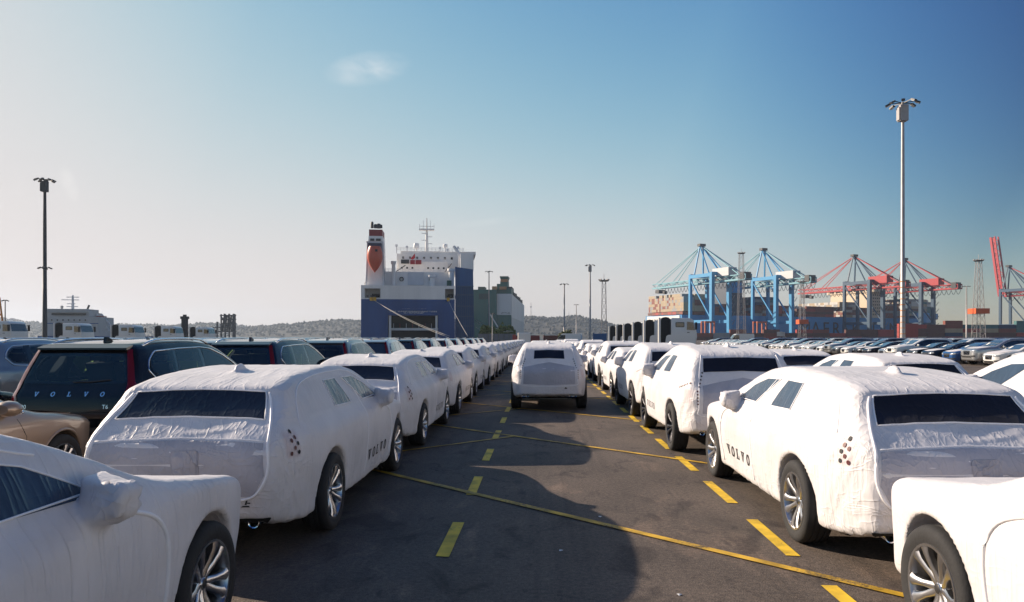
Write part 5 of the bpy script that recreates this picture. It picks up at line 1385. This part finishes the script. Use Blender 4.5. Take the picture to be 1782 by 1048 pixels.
# everything that stands further in is drawn up to its true size at that depth
for ch in list(cr.children):
    if ch.name.split('.')[0] in ('hull', 'main_house', 'stern_door_recess', 'stern_plating', 'bulwark', 'mooring_deck') or ch.data is None: continue
    ys = [v.co.y for v in ch.data.vertices]
    if min(ys) > 5.3:
        f_ = 1 + min(ys) / 230.0
        for v in ch.data.vertices: v.co.x *= f_; v.co.z = CAMH + (v.co.z - CAMH) * f_
# mooring lines
def rope(nm, pts, r, label):
    return tag(MB().tube(pts, r, 6).build(nm, M_ROPE, None, 'all'), label, 'rope')
def sag(a, b, s, n=14): return [a + (b - a) * (i / n) + Vector((0, 0, -4 * s * (i / n) * (1 - i / n))) for i in range(n + 1)]
rope('mooring_rope', sag(at(648, 521, 229.3), at(782, 585, 196), .8), .05, 'upper mooring line running from the port fairlead across the blue stern')
rope('mooring_rope', sag(at(652, 523, 229.3), at(778, 586, 194), .9), .05, 'lower mooring line running from the port fairlead across the blue stern')
rope('mooring_rope', sag(at(780, 523, 229.6), at(814, 585, 196), .3), .05, 'mooring line dropping from the fairlead beside the folded ramp')
for i, (a, b, ln) in enumerate((((827, 556), (893, 577), 'uppermost'), ((827, 560), (886, 578), 'middle'), ((828, 569), (862, 582), 'lowest'))):
    rope('mooring_rope', sag(at(*a, 262), at(*b, 214), .8), .07, '%s mooring line running past the green ship to the quay' % ln)

# ------------------------------------------------------------------ green and white vehicle carrier behind it
M_GRN = mat('hull_green', (.005, .10, .085), .5, var=.2, vscale=.12, streak=True)
M_WHS = mat('hull_white', (.62, .63, .65), .5, var=.1, vscale=.1, streak=True)
M_TAN = mat('casing_tan', (.42, .20, .08), .6)
S2 = 525.0 / FPX
gp = at(890, HOR, 525); g2 = thing('vehicle_carrier', 'dark green and white vehicle carrier ship moored behind the blue one', 'ship', (gp.x, gp.y, 0), R_(-1.6))
GX = lambda px: (px - 890) * S2
GZ = lambda py: CAMH - (py - HOR) * S2
def gbox(nm, x0, x1, y0, y1, z0, z1, m): return MB().b2((min(x0, x1), y0, min(z0, z1)), (max(x0, x1), y1, max(z0, z1))).build(nm, m, g2)
gl = GX(816)
gbox('hull', gl, GX(864), 0, 190, -2, GZ(504), M_GRN); gbox('hull', GX(864) + .01, -.25, 3, 190, -2, GZ(512), M_GRN)
gbox('white_side', -.24, 0, 3.2, 190, GZ(552), GZ(511.5), M_WHS); gbox('white_side', -.24, .02, 3.3, 188, -1.9, GZ(552.2), mat('hull_lower_pale', (.40, .44, .47), .5))
gbox('white_quarter', GX(864), -.26, 2.4, 2.98, GZ(548), GZ(511), M_WHS)
gbox('green_quarter', GX(864) + .05, -.3, 1.9, 2.95, -2, GZ(548.5), M_GRN)
gbox('top_house', GX(864), -.6, 8, 40, GZ(512), GZ(501), M_GRN); gbox('top_house', GX(882), -.5, 12, 36, GZ(501), GZ(497), M_DARKST)
gbox('funnel', GX(868.5), GX(882), 10, 24, GZ(501), GZ(487), M_GRN); gbox('funnel_stripe', GX(869), GX(881.5), 9.8, 24.2, GZ(489), GZ(484), M_TAN)
MB().add([(GX(869), 10, GZ(484)), (GX(881.5), 10, GZ(484)), (GX(881.5), 24, GZ(484)), (GX(869), 24, GZ(484)), (GX(867.5), 9, GZ(479)), (GX(883), 9, GZ(479)), (GX(883), 25, GZ(479)), (GX(867.5), 25, GZ(479))],
         [(0, 3, 2, 1), (4, 5, 6, 7), (0, 1, 5, 4), (1, 2, 6, 5), (2, 3, 7, 6), (3, 0, 4, 7)]).build('funnel_cap', M_GRN, g2)
gbox('casing', GX(862), GX(868), 12, 22, GZ(504), GZ(492), M_GRN); gbox('tan_locker', GX(855), GX(863), 5, 9, GZ(504), GZ(497.5), M_TAN); gbox('tan_locker', GX(868), GX(880), 6, 9.9, GZ(503), GZ(498), M_TAN)
gbox('roof_unit', GX(830), GX(842), 6, 18, GZ(504), GZ(498), mat('olive_grey', (.12, .13, .10), .6))
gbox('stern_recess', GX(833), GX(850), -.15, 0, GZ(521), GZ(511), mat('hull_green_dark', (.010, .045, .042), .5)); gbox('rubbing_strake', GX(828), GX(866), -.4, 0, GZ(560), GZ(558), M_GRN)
MB().beam((GX(852), -1, GZ(545)), (GX(870), -1, GZ(575)), 1.2, .8).build('ramp_arm', M_SHG, g2)
for k in range(8): MB().box((-.6, 30 + k * 18, GZ(512) + 1.6), (1.2, 3.0, 3.2 + (k % 3))).build('deck_gear', M_DARKST, g2)
MB().beam((-.2, 150, GZ(511)), (-.2, 150, -1), .8).build('drain_pipe', M_SHG, g2)
marks('stern_lettering', GX(868.5), GX(887), 2.38, GZ(546), 1.1, M_DARKST, g2, 4)

# ------------------------------------------------------------------ container ship
M_MSK = mat('hull_sky_blue', (.010, .23, .52), .5, var=.10, vscale=.06, streak=True)
cs = thing('container_ship', 'long light blue container ship loaded with stacks behind the cranes', 'ship', QC, math.atan2(QV.y, QV.x))
LS, BS, FB = 372.0, 58.0, 22.5
poly = [(0, 0), (LS - 45, 0), (LS - 14, BS * .2), (LS, BS * .5), (LS - 14, BS * .8), (LS - 45, BS), (0, BS)]
hm = MB().prism(poly, -2.5, FB, 'z').build('hull', M_MSK, cs)
MB().prism([(LS - 60, .5), (LS - 44, .3), (LS - 10, BS * .2), (LS + 9, BS * .5), (LS - 10, BS * .8), (LS - 44, BS - .3), (LS - 60, BS - .5)], FB, FB + 6.5, 'z').build('forecastle', M_MSK, cs)
for k_, ch in enumerate('MAERSK LINE'):
    if ch == ' ': continue
    link('hull_letter', text_mesh('hull_letter', ch, 19, mat('letter_navy', (.010, .020, .040), .6), .1), cs, (LS * .40 + k_ * 14.0, -.25, 4.5), (R_(90), 0, 0))
CC = [mat('container_%s' % n, c, .6, var=.15, vscale=.3, streak=True) for n, c in (('rust', (.22, .055, .035)), ('brown', (.13, .05, .04)), ('grey', (.30, .31, .32)), ('navy', (.02, .045, .11)), ('sand', (.42, .33, .22)),
      ('white', (.58, .57, .54)), ('red', (.38, .05, .04)), ('teal', (.05, .16, .17)), ('yellow', (.55, .33, .03)))]
def deck_stack(nm, x0, x1, z0, tiers, pal, y0=.4, y1=BS - .4, seed=0):
    """one bay of boxes, every box its own solid"""
    r = random.Random(seed); mb = MB(); nx = max(1, int((x1 - x0) / 12.6)); ny = int((y1 - y0) / 2.52)
    for i in range(nx):
        for j in range(ny):
            if 1 < j < ny - 2 and i not in (0, nx - 1): continue
            for k in range(tiers - (r.random() < .25) * (1 if tiers > 3 else 0)):
                xx = x0 + i * 12.6; yy = y0 + j * 2.52; zz = z0 + k * 2.62
                mb.b2((xx, yy, zz), (xx + 12.2, yy + 2.44, zz + 2.56), r.choice(pal))
    o = mb.build(nm, CC, cs); o['kind'] = 'stuff'; return o
deck_stack('container_stack', 2, 28, 26, 6, [4, 4, 4, 2, 0, 4], seed=1)
deck_stack('container_stack', 1, 29, 14.5 + 8.5, 1, [0, 6, 0, 1], seed=12)
MB().b2((-.6, 3, 10), (-.05, BS - 3, 22)).build('stern_gallery', M_SHW, cs)
for k in range(10): MB().b2((-.9, 5 + k * 5, 14), (-.62, 8.5 + k * 5, 19)).build('gallery_opening', M_HOLE, cs)
deck_stack('container_stack', 30, 62, FB + .1, 4, [0, 1, 3, 0], seed=2)
MB().b2((64, 10, FB), (78, BS - 10, FB + 34)).build('funnel_house', mat('funnel_navy', (.03, .05, .085), .5), cs)
MB().b2((65, 9, FB + 22), (77, 9.9, FB + 32)).build('funnel_panel', M_MSK, cs); MB().b2((67, 16, FB + 34), (75, BS - 16, FB + 39)).build('exhaust_block', M_DARKST, cs)
deck_stack('container_stack', 82, 134, FB + .1, 4, [0, 1, 0, 6, 2, 3], seed=3)
deck_stack('container_stack', 86, 112, FB + .1 + 10.5, 3, [3, 2, 7], y0=.5, seed=31)
deck_stack('container_stack', 138, 200, FB + .1, 4, [0, 0, 6, 1, 5], seed=4)
deck_stack('container_stack', 196, 222, FB + .1 + 10.5, 2, [4, 2, 5], seed=41)
deck_stack('container_stack', 202, 240, FB + .1, 4, [0, 1, 4, 5], seed=5)
M_BRG = mat('bridge_cream', (.62, .50, .36), .5)
MB().b2((244, 2, FB), (258, BS - 2, FB + 27)).build('bridge_house', M_BRG, cs); MB().b2((243, -2, FB + 27), (257, BS + 2, FB + 31)).build('wheelhouse', M_BRG, cs)
for k in range(7): MB().b2((242.9, 2 + k * 8, FB + 28.3), (243.1, 8 + k * 8, FB + 30)).build('bridge_window', M_HOLE, cs)
for i in range(7):
    for k in range(4): MB().b2((246 + k * 3, 1.9, FB + 3 + 3.4 * i), (247.4 + k * 3, 2.05, FB + 4.4 + 3.4 * i)).build('cabin_window', M_HOLE, cs)
deck_stack('container_stack', 262, 290, FB + .1, 5, [0, 1, 2, 0], seed=6)
deck_stack('container_stack', 294, 346, FB + 3, 7, [2, 4, 5, 7, 1, 2], y0=3, y1=BS - 3, seed=7)

# ------------------------------------------------------------------ ship-to-shore cranes
def crane(tq, main, legm, housem, label, up=False, house_h=7.0):
    base = QC + QV * tq - QU * 21
    root = thing('quay_crane', label, 'crane', base, math.atan2(QV.y, QV.x))    # local x along the quay, y towards the water
    B = lambda nm, m, *beams: [MB().beam(a, b, ww * .95, hh * .95).build(nm, m, root) for (a, b, ww, hh) in beams]
    W, D, HP, HB, HA = 9.5, 15.0, 58.0, 50.0, 84.0
    for x in (-W, W):
        B('leg', legm, ((x, D, 0), (x * .96, D, HP), 2.6, 2.6), ((x, -D, 0), (x * .96, -D, HP), 3.4, 3.4))
        B('portal_beam', legm, ((x, -D, 16), (x, D, 16), 1.8, 2.8), ((x, -D, HP - 2), (x, D, HP - 2), 2.0, 3.2))
        B('brace', legm, ((x, -D, 17), (x, D, HP - 4), 1.1, 1.1))
        for y in (-D, D): MB().box((x, y, 1.0), (11, 1.6, 2.0)).build('bogie', M_DARKST, root)
    for y in (-D, D):
        B('sill_beam', legm, ((-W, y, 5), (W, y, 5), 2.2, 2.6)); B('cross_beam', legm, ((-W, y, HP - 1), (W, y, HP - 1), 2.4, 3.0))
    # apex frame
    for x in (-5, 5):
        B('apex_leg', legm, ((x, D, HP), (x * .35, D - 4, HA), 1.1, 1.1), ((x * 1.3, -D * .5, HP), (x * .35, D - 4, HA), .9, .9))
    MB().box((0, D - 4, HA + .6), (6.5, 4, 2.2)).build('apex_head', M_DARKST if legm is not main else mat('apex_brown', (.16, .05, .05), .6), root)
    # backreach girder and boom
    def girder(nm, a, b, hh, th=1.0):
        a, b = Vector(a), Vector(b); d = b - a; n = max(4, int(d.length / 6)); upv = Vector((1, 0, 0)).cross(d).normalized() * hh
        for x in (-3.2, 3.2):
            X = Vector((x, 0, 0))
            B(nm + '_chord', main, (a + X, b + X, 1.2 * th, 1.5 * th), (a + X + upv, b + X + upv, .8 * th, .8 * th))
            mb = MB()
            for k in range(n):
                p, q = a + d * (k / n) + X, a + d * ((k + 1) / n) + X
                mb.beam(p, q + upv if k % 2 else p + upv, .5).beam(p if k % 2 else p + upv, q + upv if k % 2 else q, .5)
            o = mb.build(nm + '_lattice', main, root); o['kind'] = 'stuff'
        mb = MB()
        for k in range(n + 1): mb.beam(a + d * (k / n) + Vector((-3.2, 0, 0)), a + d * (k / n) + Vector((3.2, 0, 0)), .5)
        o = mb.build(nm + '_crosstie', main, root); o['kind'] = 'stuff'
    girder('girder', (0, -50, HB), (0, D + 4, HB), 4.0)
    tip = Vector((0, D + 68, HB)) if not up else Vector((0, D + 15, HB + 70))
    girder('boom', (0, D + 5, HB), tip, 4.0 if not up else 4.6, 1.0 if not up else 1.7)
    apex = Vector((0, D - 4, HA))
    if not up:
        for f in (.5, .95):
            for x in (-2.6, 2.6): B('forestay', main, (apex, Vector((x, D + 5 + 63 * f, HB + 3.5)), .55, .55))
        MB().box((0, D + 60, HB - 3.4), (7, 6, 3.2)).box((0, D + 52, HB - 4.6), (3, 3, 3)).build('operator_cabin', M_DARKST if legm is not main else M_SHG, root)
    for x in (-2.6, 2.6): B('backstay', main, (apex, Vector((x, -42, HB + 4)), .8, .8)); B('backstay', legm, (apex, Vector((x, -D, HP + 2)), .9, .9))
    MB().box((0, -20, HB + 4.4 + house_h / 2), (9, 21, house_h)).build('machinery_house', housem, root)
    MB().box((0, -46, HB + 3), (8, 5, 6)).build('counterweight', M_DARKST if legm is not main else M_FUN, root)
    # festoon cable loops
    mb = MB(); y = -48.0
    y1 = D + 60 if not up else D
    while y < y1: mb.tube([(4.2, y + 5 * u, HB - 1 - 4.4 * math.sin(math.pi * u)) for u in np.linspace(0, 1, 7)], .22, 5); y += 5.0
    o = mb.build('festoon_cable', M_DARKST, root); o['kind'] = 'stuff'
    mb = MB()
    for k in range(14): mb.beam((W + 2, -D - 1.5, 6 + 3.6 * k), (W + 2, -D + (1.5 if k % 2 else -4.5), 9.6 + 3.6 * k), .4)
    mb.beam((W + 2, -D, 0), (W + 2, -D, HP), .8); o = mb.build('stair_tower', M_GALV, root); o['kind'] = 'stuff'
    return root
M_CB = mat('crane_blue', (.018, .27, .55), .5, var=.08, vscale=.1); M_CBP = mat('crane_pale_blue', (.16, .38, .46), .5)
M_CR = mat('crane_red', (.40, .012, .020), .5); M_CD = mat('crane_slate', (.014, .060, .12), .5); M_HW = mat('house_white', (.55, .56, .58), .5)
crane(14, M_CBP, M_CB, M_HW, 'light blue quay crane with lowered boom at the stern of the container ship')
crane(86, M_CBP, M_CB, M_HW, 'light blue quay crane, second along the container ship, next to the lattice mast')
crane(205, M_CR, M_CD, M_CR, 'red and slate quay crane with lowered boom before the cream bridge')
crane(279, M_CR, M_CD, M_CR, 'red and slate quay crane partly behind the tall pale light mast')
crane(455, M_CR, M_CD, M_CR, 'red and slate quay crane with its boom raised at the frame edge', True)
# straddle carriers on the quay
for i, (px, Z, lab) in enumerate(((1232, 560, 'rust coloured straddle carrier below the first light blue crane'), (1322, 570, 'rust coloured straddle carrier below the second light blue crane'))):
    p = at(px, HOR, Z); t = thing('straddle_carrier', lab, 'straddle carrier', (p.x, p.y, 0), .45); mo = mat('carrier_rust', (.40, .10, .04), .6)
    for x in (-4.5, 4.5):
        for y in (-2.2, 2.2): MB().beam((x, y, 0), (x, y, 14), .9).build('leg', mo, t)
        MB().beam((x, -2.2, 1.2), (x, 2.2, 1.2), 1.0).build('wheel_beam', M_DARKST, t)
    for y in (-2.2, 2.2): MB().beam((-4.9, y, 14), (4.9, y, 14), 1.2).build('top_beam', mo, t)

# ------------------------------------------------------------------ containers stacked in the yard
def container_mesh():
    mb = MB(); L, W_, H_ = 12.19, 2.44, 2.59
    mb.b2((0, .05, .1), (L, W_ - .05, H_ - .06))
    for x in (0.0, L - .16):
        for y in (0.0, W_ - .16): mb.b2((x, y, 0), (x + .16, y + .16, H_))
    for k in range(1, 25):
        x = k * L / 25; mb.b2((x - .11, 0.0, .16), (x + .11, .049, H_ - .12))
    for k in range(1, 5):
        y = k * W_ / 5; mb.b2((-.03, y - .12, .16), (-.001, y + .12, H_ - .12))
    mb.b2((0, .01, 0), (L, .10, .14)); mb.b2((0, .01, H_ - .13), (L, .10, H_ - .004)); return mb.mesh('container', CC[0])
ME_C = container_mesh()
GY = 'shipping containers stacked in the yard'
cnt = 0
CN = ['rust red', 'brown', 'grey', 'navy', 'sand', 'white', 'bright red', 'teal', 'yellow']
def box_row(px0, px1, Z, tiers, pal, where, seed, gap=.35, rz=.18):
    global cnt
    r = random.Random(seed); a = at(px0, HOR, Z); n = int((px1 - px0) * Z / FPX / (12.19 + gap)) + 1
    for i in range(n):
        k_ = tiers[i % len(tiers)]; c_col = r.choice(pal)
        for k in range(k_):
            ci = c_col if (seed == 3 and i == 1) else r.choice(pal)
            o = link('shipping_container', ME_C, None, (a.x + i * (12.19 + gap) * math.cos(rz), a.y + i * (12.19 + gap) * math.sin(rz), k * 2.60), (0, 0, rz), None, CC[ci])
            tag(o, '%s container, tier %s, stack %s %s' % (CN[ci], ORD[k], ORD[i], where), 'container', GY); cnt += 1
box_row(1565, 1576, 440, [4], [6], 'beside the pale light mast', 2, rz=.1)
box_row(1582, 1830, 470, [4, 4, 5, 4, 4, 4, 5, 4], [0, 1, 1, 0, 3, 1, 7, 6, 4], 'of the tall yard row', 3, rz=.1)
box_row(1212, 1560, 520, [2, 2, 3, 2, 3, 2, 3, 3, 2, 3, 3, 3], [0, 1, 1, 2, 3, 1, 6], 'of the low row before the blue hull', 4, rz=.1)
box_row(1360, 1520, 400, [2, 1, 2, 1, 2], [5, 2, 1, 4], 'of the pale row nearer the cars', 5, 3.0, 1.2)
box_row(880, 962, 260, [1, 1, 1], [6, 0, 8], 'behind covered cars under the hill', 6, 1.5, .05)
p = at(1031, HOR, 132); o = link('shipping_container', ME_C, None, (p.x, p.y, 0), (0, 0, R_(86)), None, mat('container_blue', (.025, .10, .26), .5)); tag(o, 'blue container seen end-on beside the lorry cabs', 'container', GY)
o.location.x += 2.6
# quayside bits left of the lane: fence panels, lamps, bushes
M_FEN = mat('fence_grey', (.16, .17, .19), .6)
for k in range(7):
    a = at(832 + k * 9, HOR, 205); t = MB().b2((0, 0, 0), (1.36, .08, 2.9)).b2((0, -.08, 0), (.10, -.004, 3.0)).b2((1.26, -.08, 0), (1.36, -.004, 3.0)).build('fence_panel', M_FEN); t.location = (a.x, a.y, 0)
    tag(t, 'grey steel fence panel on the quay below the green ship, %s along' % ORD[k], 'fence', 'fence panels below the green ship')
a = at(892, HOR, 190); t = MB().b2((0, 0, 0), (.9, .5, 2.6)).b2((.9, 0, .6), (1.5, .5, 1.9)).build('barrier', CC[6]); t.location = (a.x, a.y, 0); tag(t, 'small red barrier beside the grey fence panels', 'barrier')
# bushes with real leaves
M_LEAF = mat('leaf_olive', (.085, .10, .025), .6, var=.4, vscale=1.5); M_LEAF2 = mat('leaf_lime', (.20, .24, .07), .6, var=.4, vscale=1.5); M_BARK = mat('bark', (.08, .06, .045), .9)
def bush(px, ytop, Z, wpx, label, m, seed, name='bush'):
    p = at(px, ytop, Z); H = p.z; wd = wpx * Z / FPX / 2; r = np.random.default_rng(seed); t = thing(name, label, 'bush', (p.x, p.y, 0)); n = 900
    u = r.normal(size=(n, 3)); u /= np.linalg.norm(u, axis=1)[:, None]; rad = r.uniform(.45, 1, n) ** .6
    c = u * rad[:, None] * np.array([wd, wd, H * .5]) + np.array([0, 0, H * .52]); c *= (1 + .22 * vnoise(c * .9 + seed))[:, None]
    mb = MB()
    for q in c:
        a = Vector(r.normal(size=3)).normalized(); b = a.cross(Vector(r.normal(size=3))).normalized(); s = r.uniform(.16, .34) * max(1, H / 3.2)
        q = Vector(q); mb.add([q - a * s, q + b * s * .5, q + a * s, q - b * s * .5], [(0, 1, 2, 3)])
    mb.mesh('crown', m, fix=False); link('crown', bpy.data.meshes[-1] if False else mb.mesh('crown', m, fix=False), t)
    for k in range(4): MB().tube([(0, 0, 0), (r.uniform(-.3, .3) * wd, r.uniform(-.3, .3) * wd, H * .6)], .07, 5, r2=.03).build('stem', M_BARK, t)
    return t
bush(985, 573, 150, 26, 'rounded olive bush behind the covered cars near the slim mast', M_LEAF, 1)
for k, px in enumerate((842, 858, 874, 888)): bush(px, 567 + (k % 2) * 2, 222, 18, 'lime green shrub by the quay fence under the green ship, %s along' % ORD[k], M_LEAF2, 5 + k)

# ------------------------------------------------------------------ far left: white ship, pipe jetty, orange crane
S3 = 300.0 / FPX
wp_ = at(115, HOR, 300); ws = thing('moored_ship', 'white ship bridge with radar mast seen behind the lorry cabs', 'ship', (wp_.x, wp_.y, 0), R_(10))
WX = lambda px: (px - 115) * S3
WZ = lambda py: CAMH - (py - HOR) * S3
def wbox(nm, x0, x1, y0, y1, z0, z1, m): return MB().b2((min(x0, x1), y0, min(z0, z1)), (max(x0, x1), y1, max(z0, z1))).build(nm, m, ws)
wbox('hull', WX(70), WX(175), 0, 70, -3, 2.5, M_NAVY); M_WSH = mat('grey_ship_white', (.42, .42, .43), .6, var=.1, vscale=.3)  # greyer white for this ship's upper works
wbox('house', WX(73), WX(160), 4, 20, 2.5, WZ(551), M_WSH); wbox('house_tier', WX(75), WX(143), 5, 18, WZ(551), WZ(543), M_WSH)
wbox('wheelhouse', WX(72), WX(141), 4.5, 16, WZ(543), WZ(537), M_WSH); wbox('bridge_windows', WX(84), WX(139), 4.3, 4.5, WZ(548), WZ(544.5), M_HOLE); wbox('blue_stripe', WX(73), WX(160), 3.8, 4, WZ(563.5), WZ(562), M_NAVY)
for k in range(7): wbox('cabin_window', WX(84 + k * 9), WX(86 + k * 9), 3.8, 4, WZ(558), WZ(555.5), M_HOLE)
MB().lathe([(.6, WZ(537)), (.35, WZ(512)), (0, WZ(511))], 10, c=(WX(108), 10, 0)).build('radar_mast', M_SHG, ws)
for py, a, b in ((520, 90, 118), (515, 98, 118), (527, 99, 112), (532, 98, 116)): MB().box((WX((a + b) / 2), 10, WZ(py)), ((b - a) * S3, .5, .3)).build('mast_arm', M_SHG, ws)
MB().lathe([(0, WZ(530)), (.6, WZ(531.5)), (.6, WZ(533)), (.3, WZ(537))], 12, c=(WX(92), 9, 0)).build('radar_dome', M_WSH, ws)
MB().beam((WX(132), 10, WZ(537)), (WX(135), 10, WZ(529)), .6).build('exhaust_pipe', M_DARKST, ws)
for px in (143, 152): MB().beam((WX(px), 12, WZ(545)), (WX(px + 22), 12, WZ(575)), .6).build('davit_arm', M_SHG, ws)
MB().box((WX(152), 12, WZ(553)), (2.2, 5, 2.2)).build('rescue_boat', M_FUN, ws)
pj = at(395, HOR, 420); S4 = 420.0 / FPX; t = thing('pipe_jetty', 'dark steel frame of pipes and loading arms on the far jetty', 'jetty', (pj.x, pj.y, 0)); M_JET = mat('jetty_steel', (.07, .065, .07), .7)
PX = lambda px: (px - 395) * S4
PZ = lambda py: CAMH - (py - HOR) * S4
for px in (378, 385, 392, 399, 406, 409): MB().beam((PX(px), 0, -3), (PX(px), 0, PZ(547 if px > 383 else 560)), .7).build('column', M_JET, t)
for py in (549, 556, 563, 570, 577): MB().beam((PX(370 if py > 565 else 384), 0, PZ(py)), (PX(411), 0, PZ(py)), .6).build('platform_beam', M_JET, t)
for k in range(5): MB().beam((PX(386 + 4 * k), .8, PZ(578)), (PX(390 + 4 * k), .8, PZ(546 + k % 2 * 2)), .8).build('loading_arm', M_JET, t)
for k in range(6): MB().beam((PX(384 + 4 * k), -.8, PZ(549 + 7 * (k % 3))), (PX(390 + 4 * k), -.8, PZ(556 + 7 * (k % 3))), .5).build('brace', M_JET, t)
q = at(321.5, 549, 140); t = thing('chimney_post', 'dark square post rising behind the lorry cabs', 'post', (q.x, q.y, 0)); MB().box((0, 0, q.z / 2 - .3), (.9, .9, q.z - .6)).build('post', M_DARKST, t); MB().box((0, 0, q.z - .45), (1.2, 1.2, .5)).build('cap', M_DARKST, t); MB().box((0, 0, q.z - .1), (.5, .5, .5)).build('finial', M_DARKST, t)
q = at(1, 518, 210); t = thing('harbour_crane', 'orange lattice crane leg at the frame edge', 'crane', (q.x - 1.2, q.y, 0)); mo = mat('crane_orange', (.50, .22, .03), .5)
for x, y in ((-1, -1), (1, -1), (1, 1), (-1, 1)): MB().beam((x * 1.5, y * 1.5, 0), (x * .5, y * .5, q.z), .35).build('corner_leg', mo, t)
for k in range(6):
    z0, z1 = q.z * k / 6, q.z * (k + 1) / 6; a, b = 1.5 - k / 6, 1.5 - (k + 1) / 6
    for s in (-1, 1): MB().beam((-a, s * a, z0), (b, s * b, z1), .25).build('brace', mo, t)

# ------------------------------------------------------------------ wooded hills across the water
def hills():
    px = np.array([-400, -100, 0, 40, 90, 165, 215, 260, 310, 370, 400, 440, 470, 520, 560, 600, 640, 700, 780, 850, 900, 930, 960, 990, 1010, 1035, 1060, 1085, 1120, 1180, 1260, 1400, 1700, 2200])
    py = np.array([560, 556, 557, 560, 566, 571, 568, 566, 569, 564, 566, 571, 569, 566, 562, 558, 561, 563, 560, 556, 554, 552, 555, 552, 553, 558, 566, 572, 576, 579, 580, 581, 581, 581])
    Z0 = 2300.0; n, m_ = 900, 22
    u = np.linspace(-400, 2200, n); hz = (HOR - np.interp(u, px, py)) * Z0 / FPX + CAMH
    ker = np.hanning(15); hz = np.convolve(np.pad(hz, 7, 'edge'), ker / ker.sum(), 'valid')
    V, F = [], []
    X = (u - VPX) * Z0 / FPX
    G = np.zeros((m_, n, 3))
    for j in range(m_):
        t = j / (m_ - 1); y = Z0 - 420 + 840 * t; prof = math.sin(min(1, t * 2) * math.pi / 2) ** .8 if t < .5 else math.cos((t - .5) * math.pi) ** .5 * 1.0
        P = np.stack([X / 60, np.full(n, y / 60), np.zeros(n)], 1)
        G[j, :, 0] = X; G[j, :, 1] = y; G[j, :, 2] = -3 + (hz + 1) * prof * (1 + .10 * vnoise(P) * (prof < .95)) + 2.0 * vnoise(P * 5) * prof
    Vv = G.reshape(-1, 3); idx = np.arange(m_ * n).reshape(m_, n)
    Fq = np.stack([idx[:-1, :-1].ravel(), idx[:-1, 1:].ravel(), idx[1:, 1:].ravel(), idx[1:, :-1].ravel()], 1)
    hl = link('hills', np_mesh('hills', Vv, Fq, mat('hill_ground', (.070, .066, .055), .95, var=.2, vscale=.02)))
    structure(hl)
    # the wood that covers them: many small crowns, read as one mass
    r = np.random.default_rng(11); N = 8500
    base = [(0, 0, 1), (.9, 0, .35), (.28, .86, .35), (-.73, .53, .35), (-.73, -.53, .35), (.28, -.86, .35), (.5, .3, -.5), (-.5, .3, -.5), (0, -.6, -.5)]
    fb = [(0, 1, 2), (0, 2, 3), (0, 3, 4), (0, 4, 5), (0, 5, 1), (1, 6, 2), (2, 6, 7), (2, 7, 3), (3, 7, 4), (4, 7, 8), (4, 8, 5), (5, 8, 6), (5, 6, 1)]
    bv = np.array(base); VV, FF = [], []
    jj = (r.random(N) ** .8 * (m_ * .55)).astype(int); ii = r.integers(0, int(n * .62), N)
    pts = G[jj, ii] + np.stack([r.uniform(-4, 4, N), r.uniform(-15, 15, N), np.zeros(N)], 1)
    for k in range(N):
        s = r.uniform(2.5, 5.5); a = r.uniform(0, 6.28); ca, sa = math.cos(a), math.sin(a); jt = r.uniform(.7, 1.3, (9, 1))
        q = bv * jt * np.array([s, s, s * r.uniform(.8, 1.4)]); VV.append(np.stack([q[:, 0] * ca - q[:, 1] * sa, q[:, 0] * sa + q[:, 1] * ca, q[:, 2]], 1) + pts[k] + np.array([0, 0, s * .4]))
        FF += [tuple(i + 9 * k for i in f) for f in fb]
    me = bpy.data.meshes.new('wood'); me.from_pydata(np.concatenate(VV).tolist(), [], FF); me.polygons.foreach_set('use_smooth', [True] * len(me.polygons)); me.materials.append(mat('wood_foliage', (.060, .060, .048), .95, var=.25, vscale=.03)); me.update()
    o = link('distant_woods', me); o['kind'] = 'stuff'; o['label'] = 'hazy grey-green woods covering the hills across the water'
    # a few houses and masts on the ridge
    for k, (hx, hy) in enumerate(((5, 553), (22, 555), (30, 557), (421, 566))):
        p = at(hx, hy, 2250); h = thing('hill_house', 'tiny pale house on the hazy ridge, %s along the skyline' % ORD[k], 'house', (p.x, p.y, p.z - 14)); MB().b2((-9, -6, 0), (9, 6, 12)).build('wall', M_SHW, h); MB().prism([(-10, 12), (10, 12), (0, 16)], -6.5, 6.5, 'y').build('roof', CC[1], h)
    for k, (hx, hy) in enumerate(((924, 526), (990, 541))):
        p = at(hx, hy, 2300); h = thing('radio_mast', 'thin radio mast on the wooded hill, %s behind the green ship' % ORD[k], 'mast', (p.x, p.y, 30)); MB().lathe([(1.6, 0), (.7, p.z - 34), (0, p.z - 30)], 6).build('mast', M_GALV, h); MB().box((0, 0, p.z - 45), (5, 3, 3)).build('aerial_drum', M_GALV, h)
hills()

# ------------------------------------------------------------------ the hazy air over the harbour
hz_m = bpy.data.materials.new('haze_air'); hz_m.use_nodes = True; hn = hz_m.node_tree.nodes; hn.remove(hn['Principled BSDF'])
pv = hn.new('ShaderNodeVolumePrincipled'); pv.inputs['Color'].default_value = (.66, .80, 1.0, 1); pv.inputs['Density'].default_value = 0.00013; pv.inputs['Anisotropy'].default_value = .35
hz_m.node_tree.links.new(pv.outputs[0], hn['Material Output'].inputs['Volume'])
hb = MB().b2((-8000, -180, -4.0), (8000, 4200, 150)).build('haze', hz_m); hb['kind'] = 'stuff'; hb['label'] = 'thin pale haze over the whole harbour'
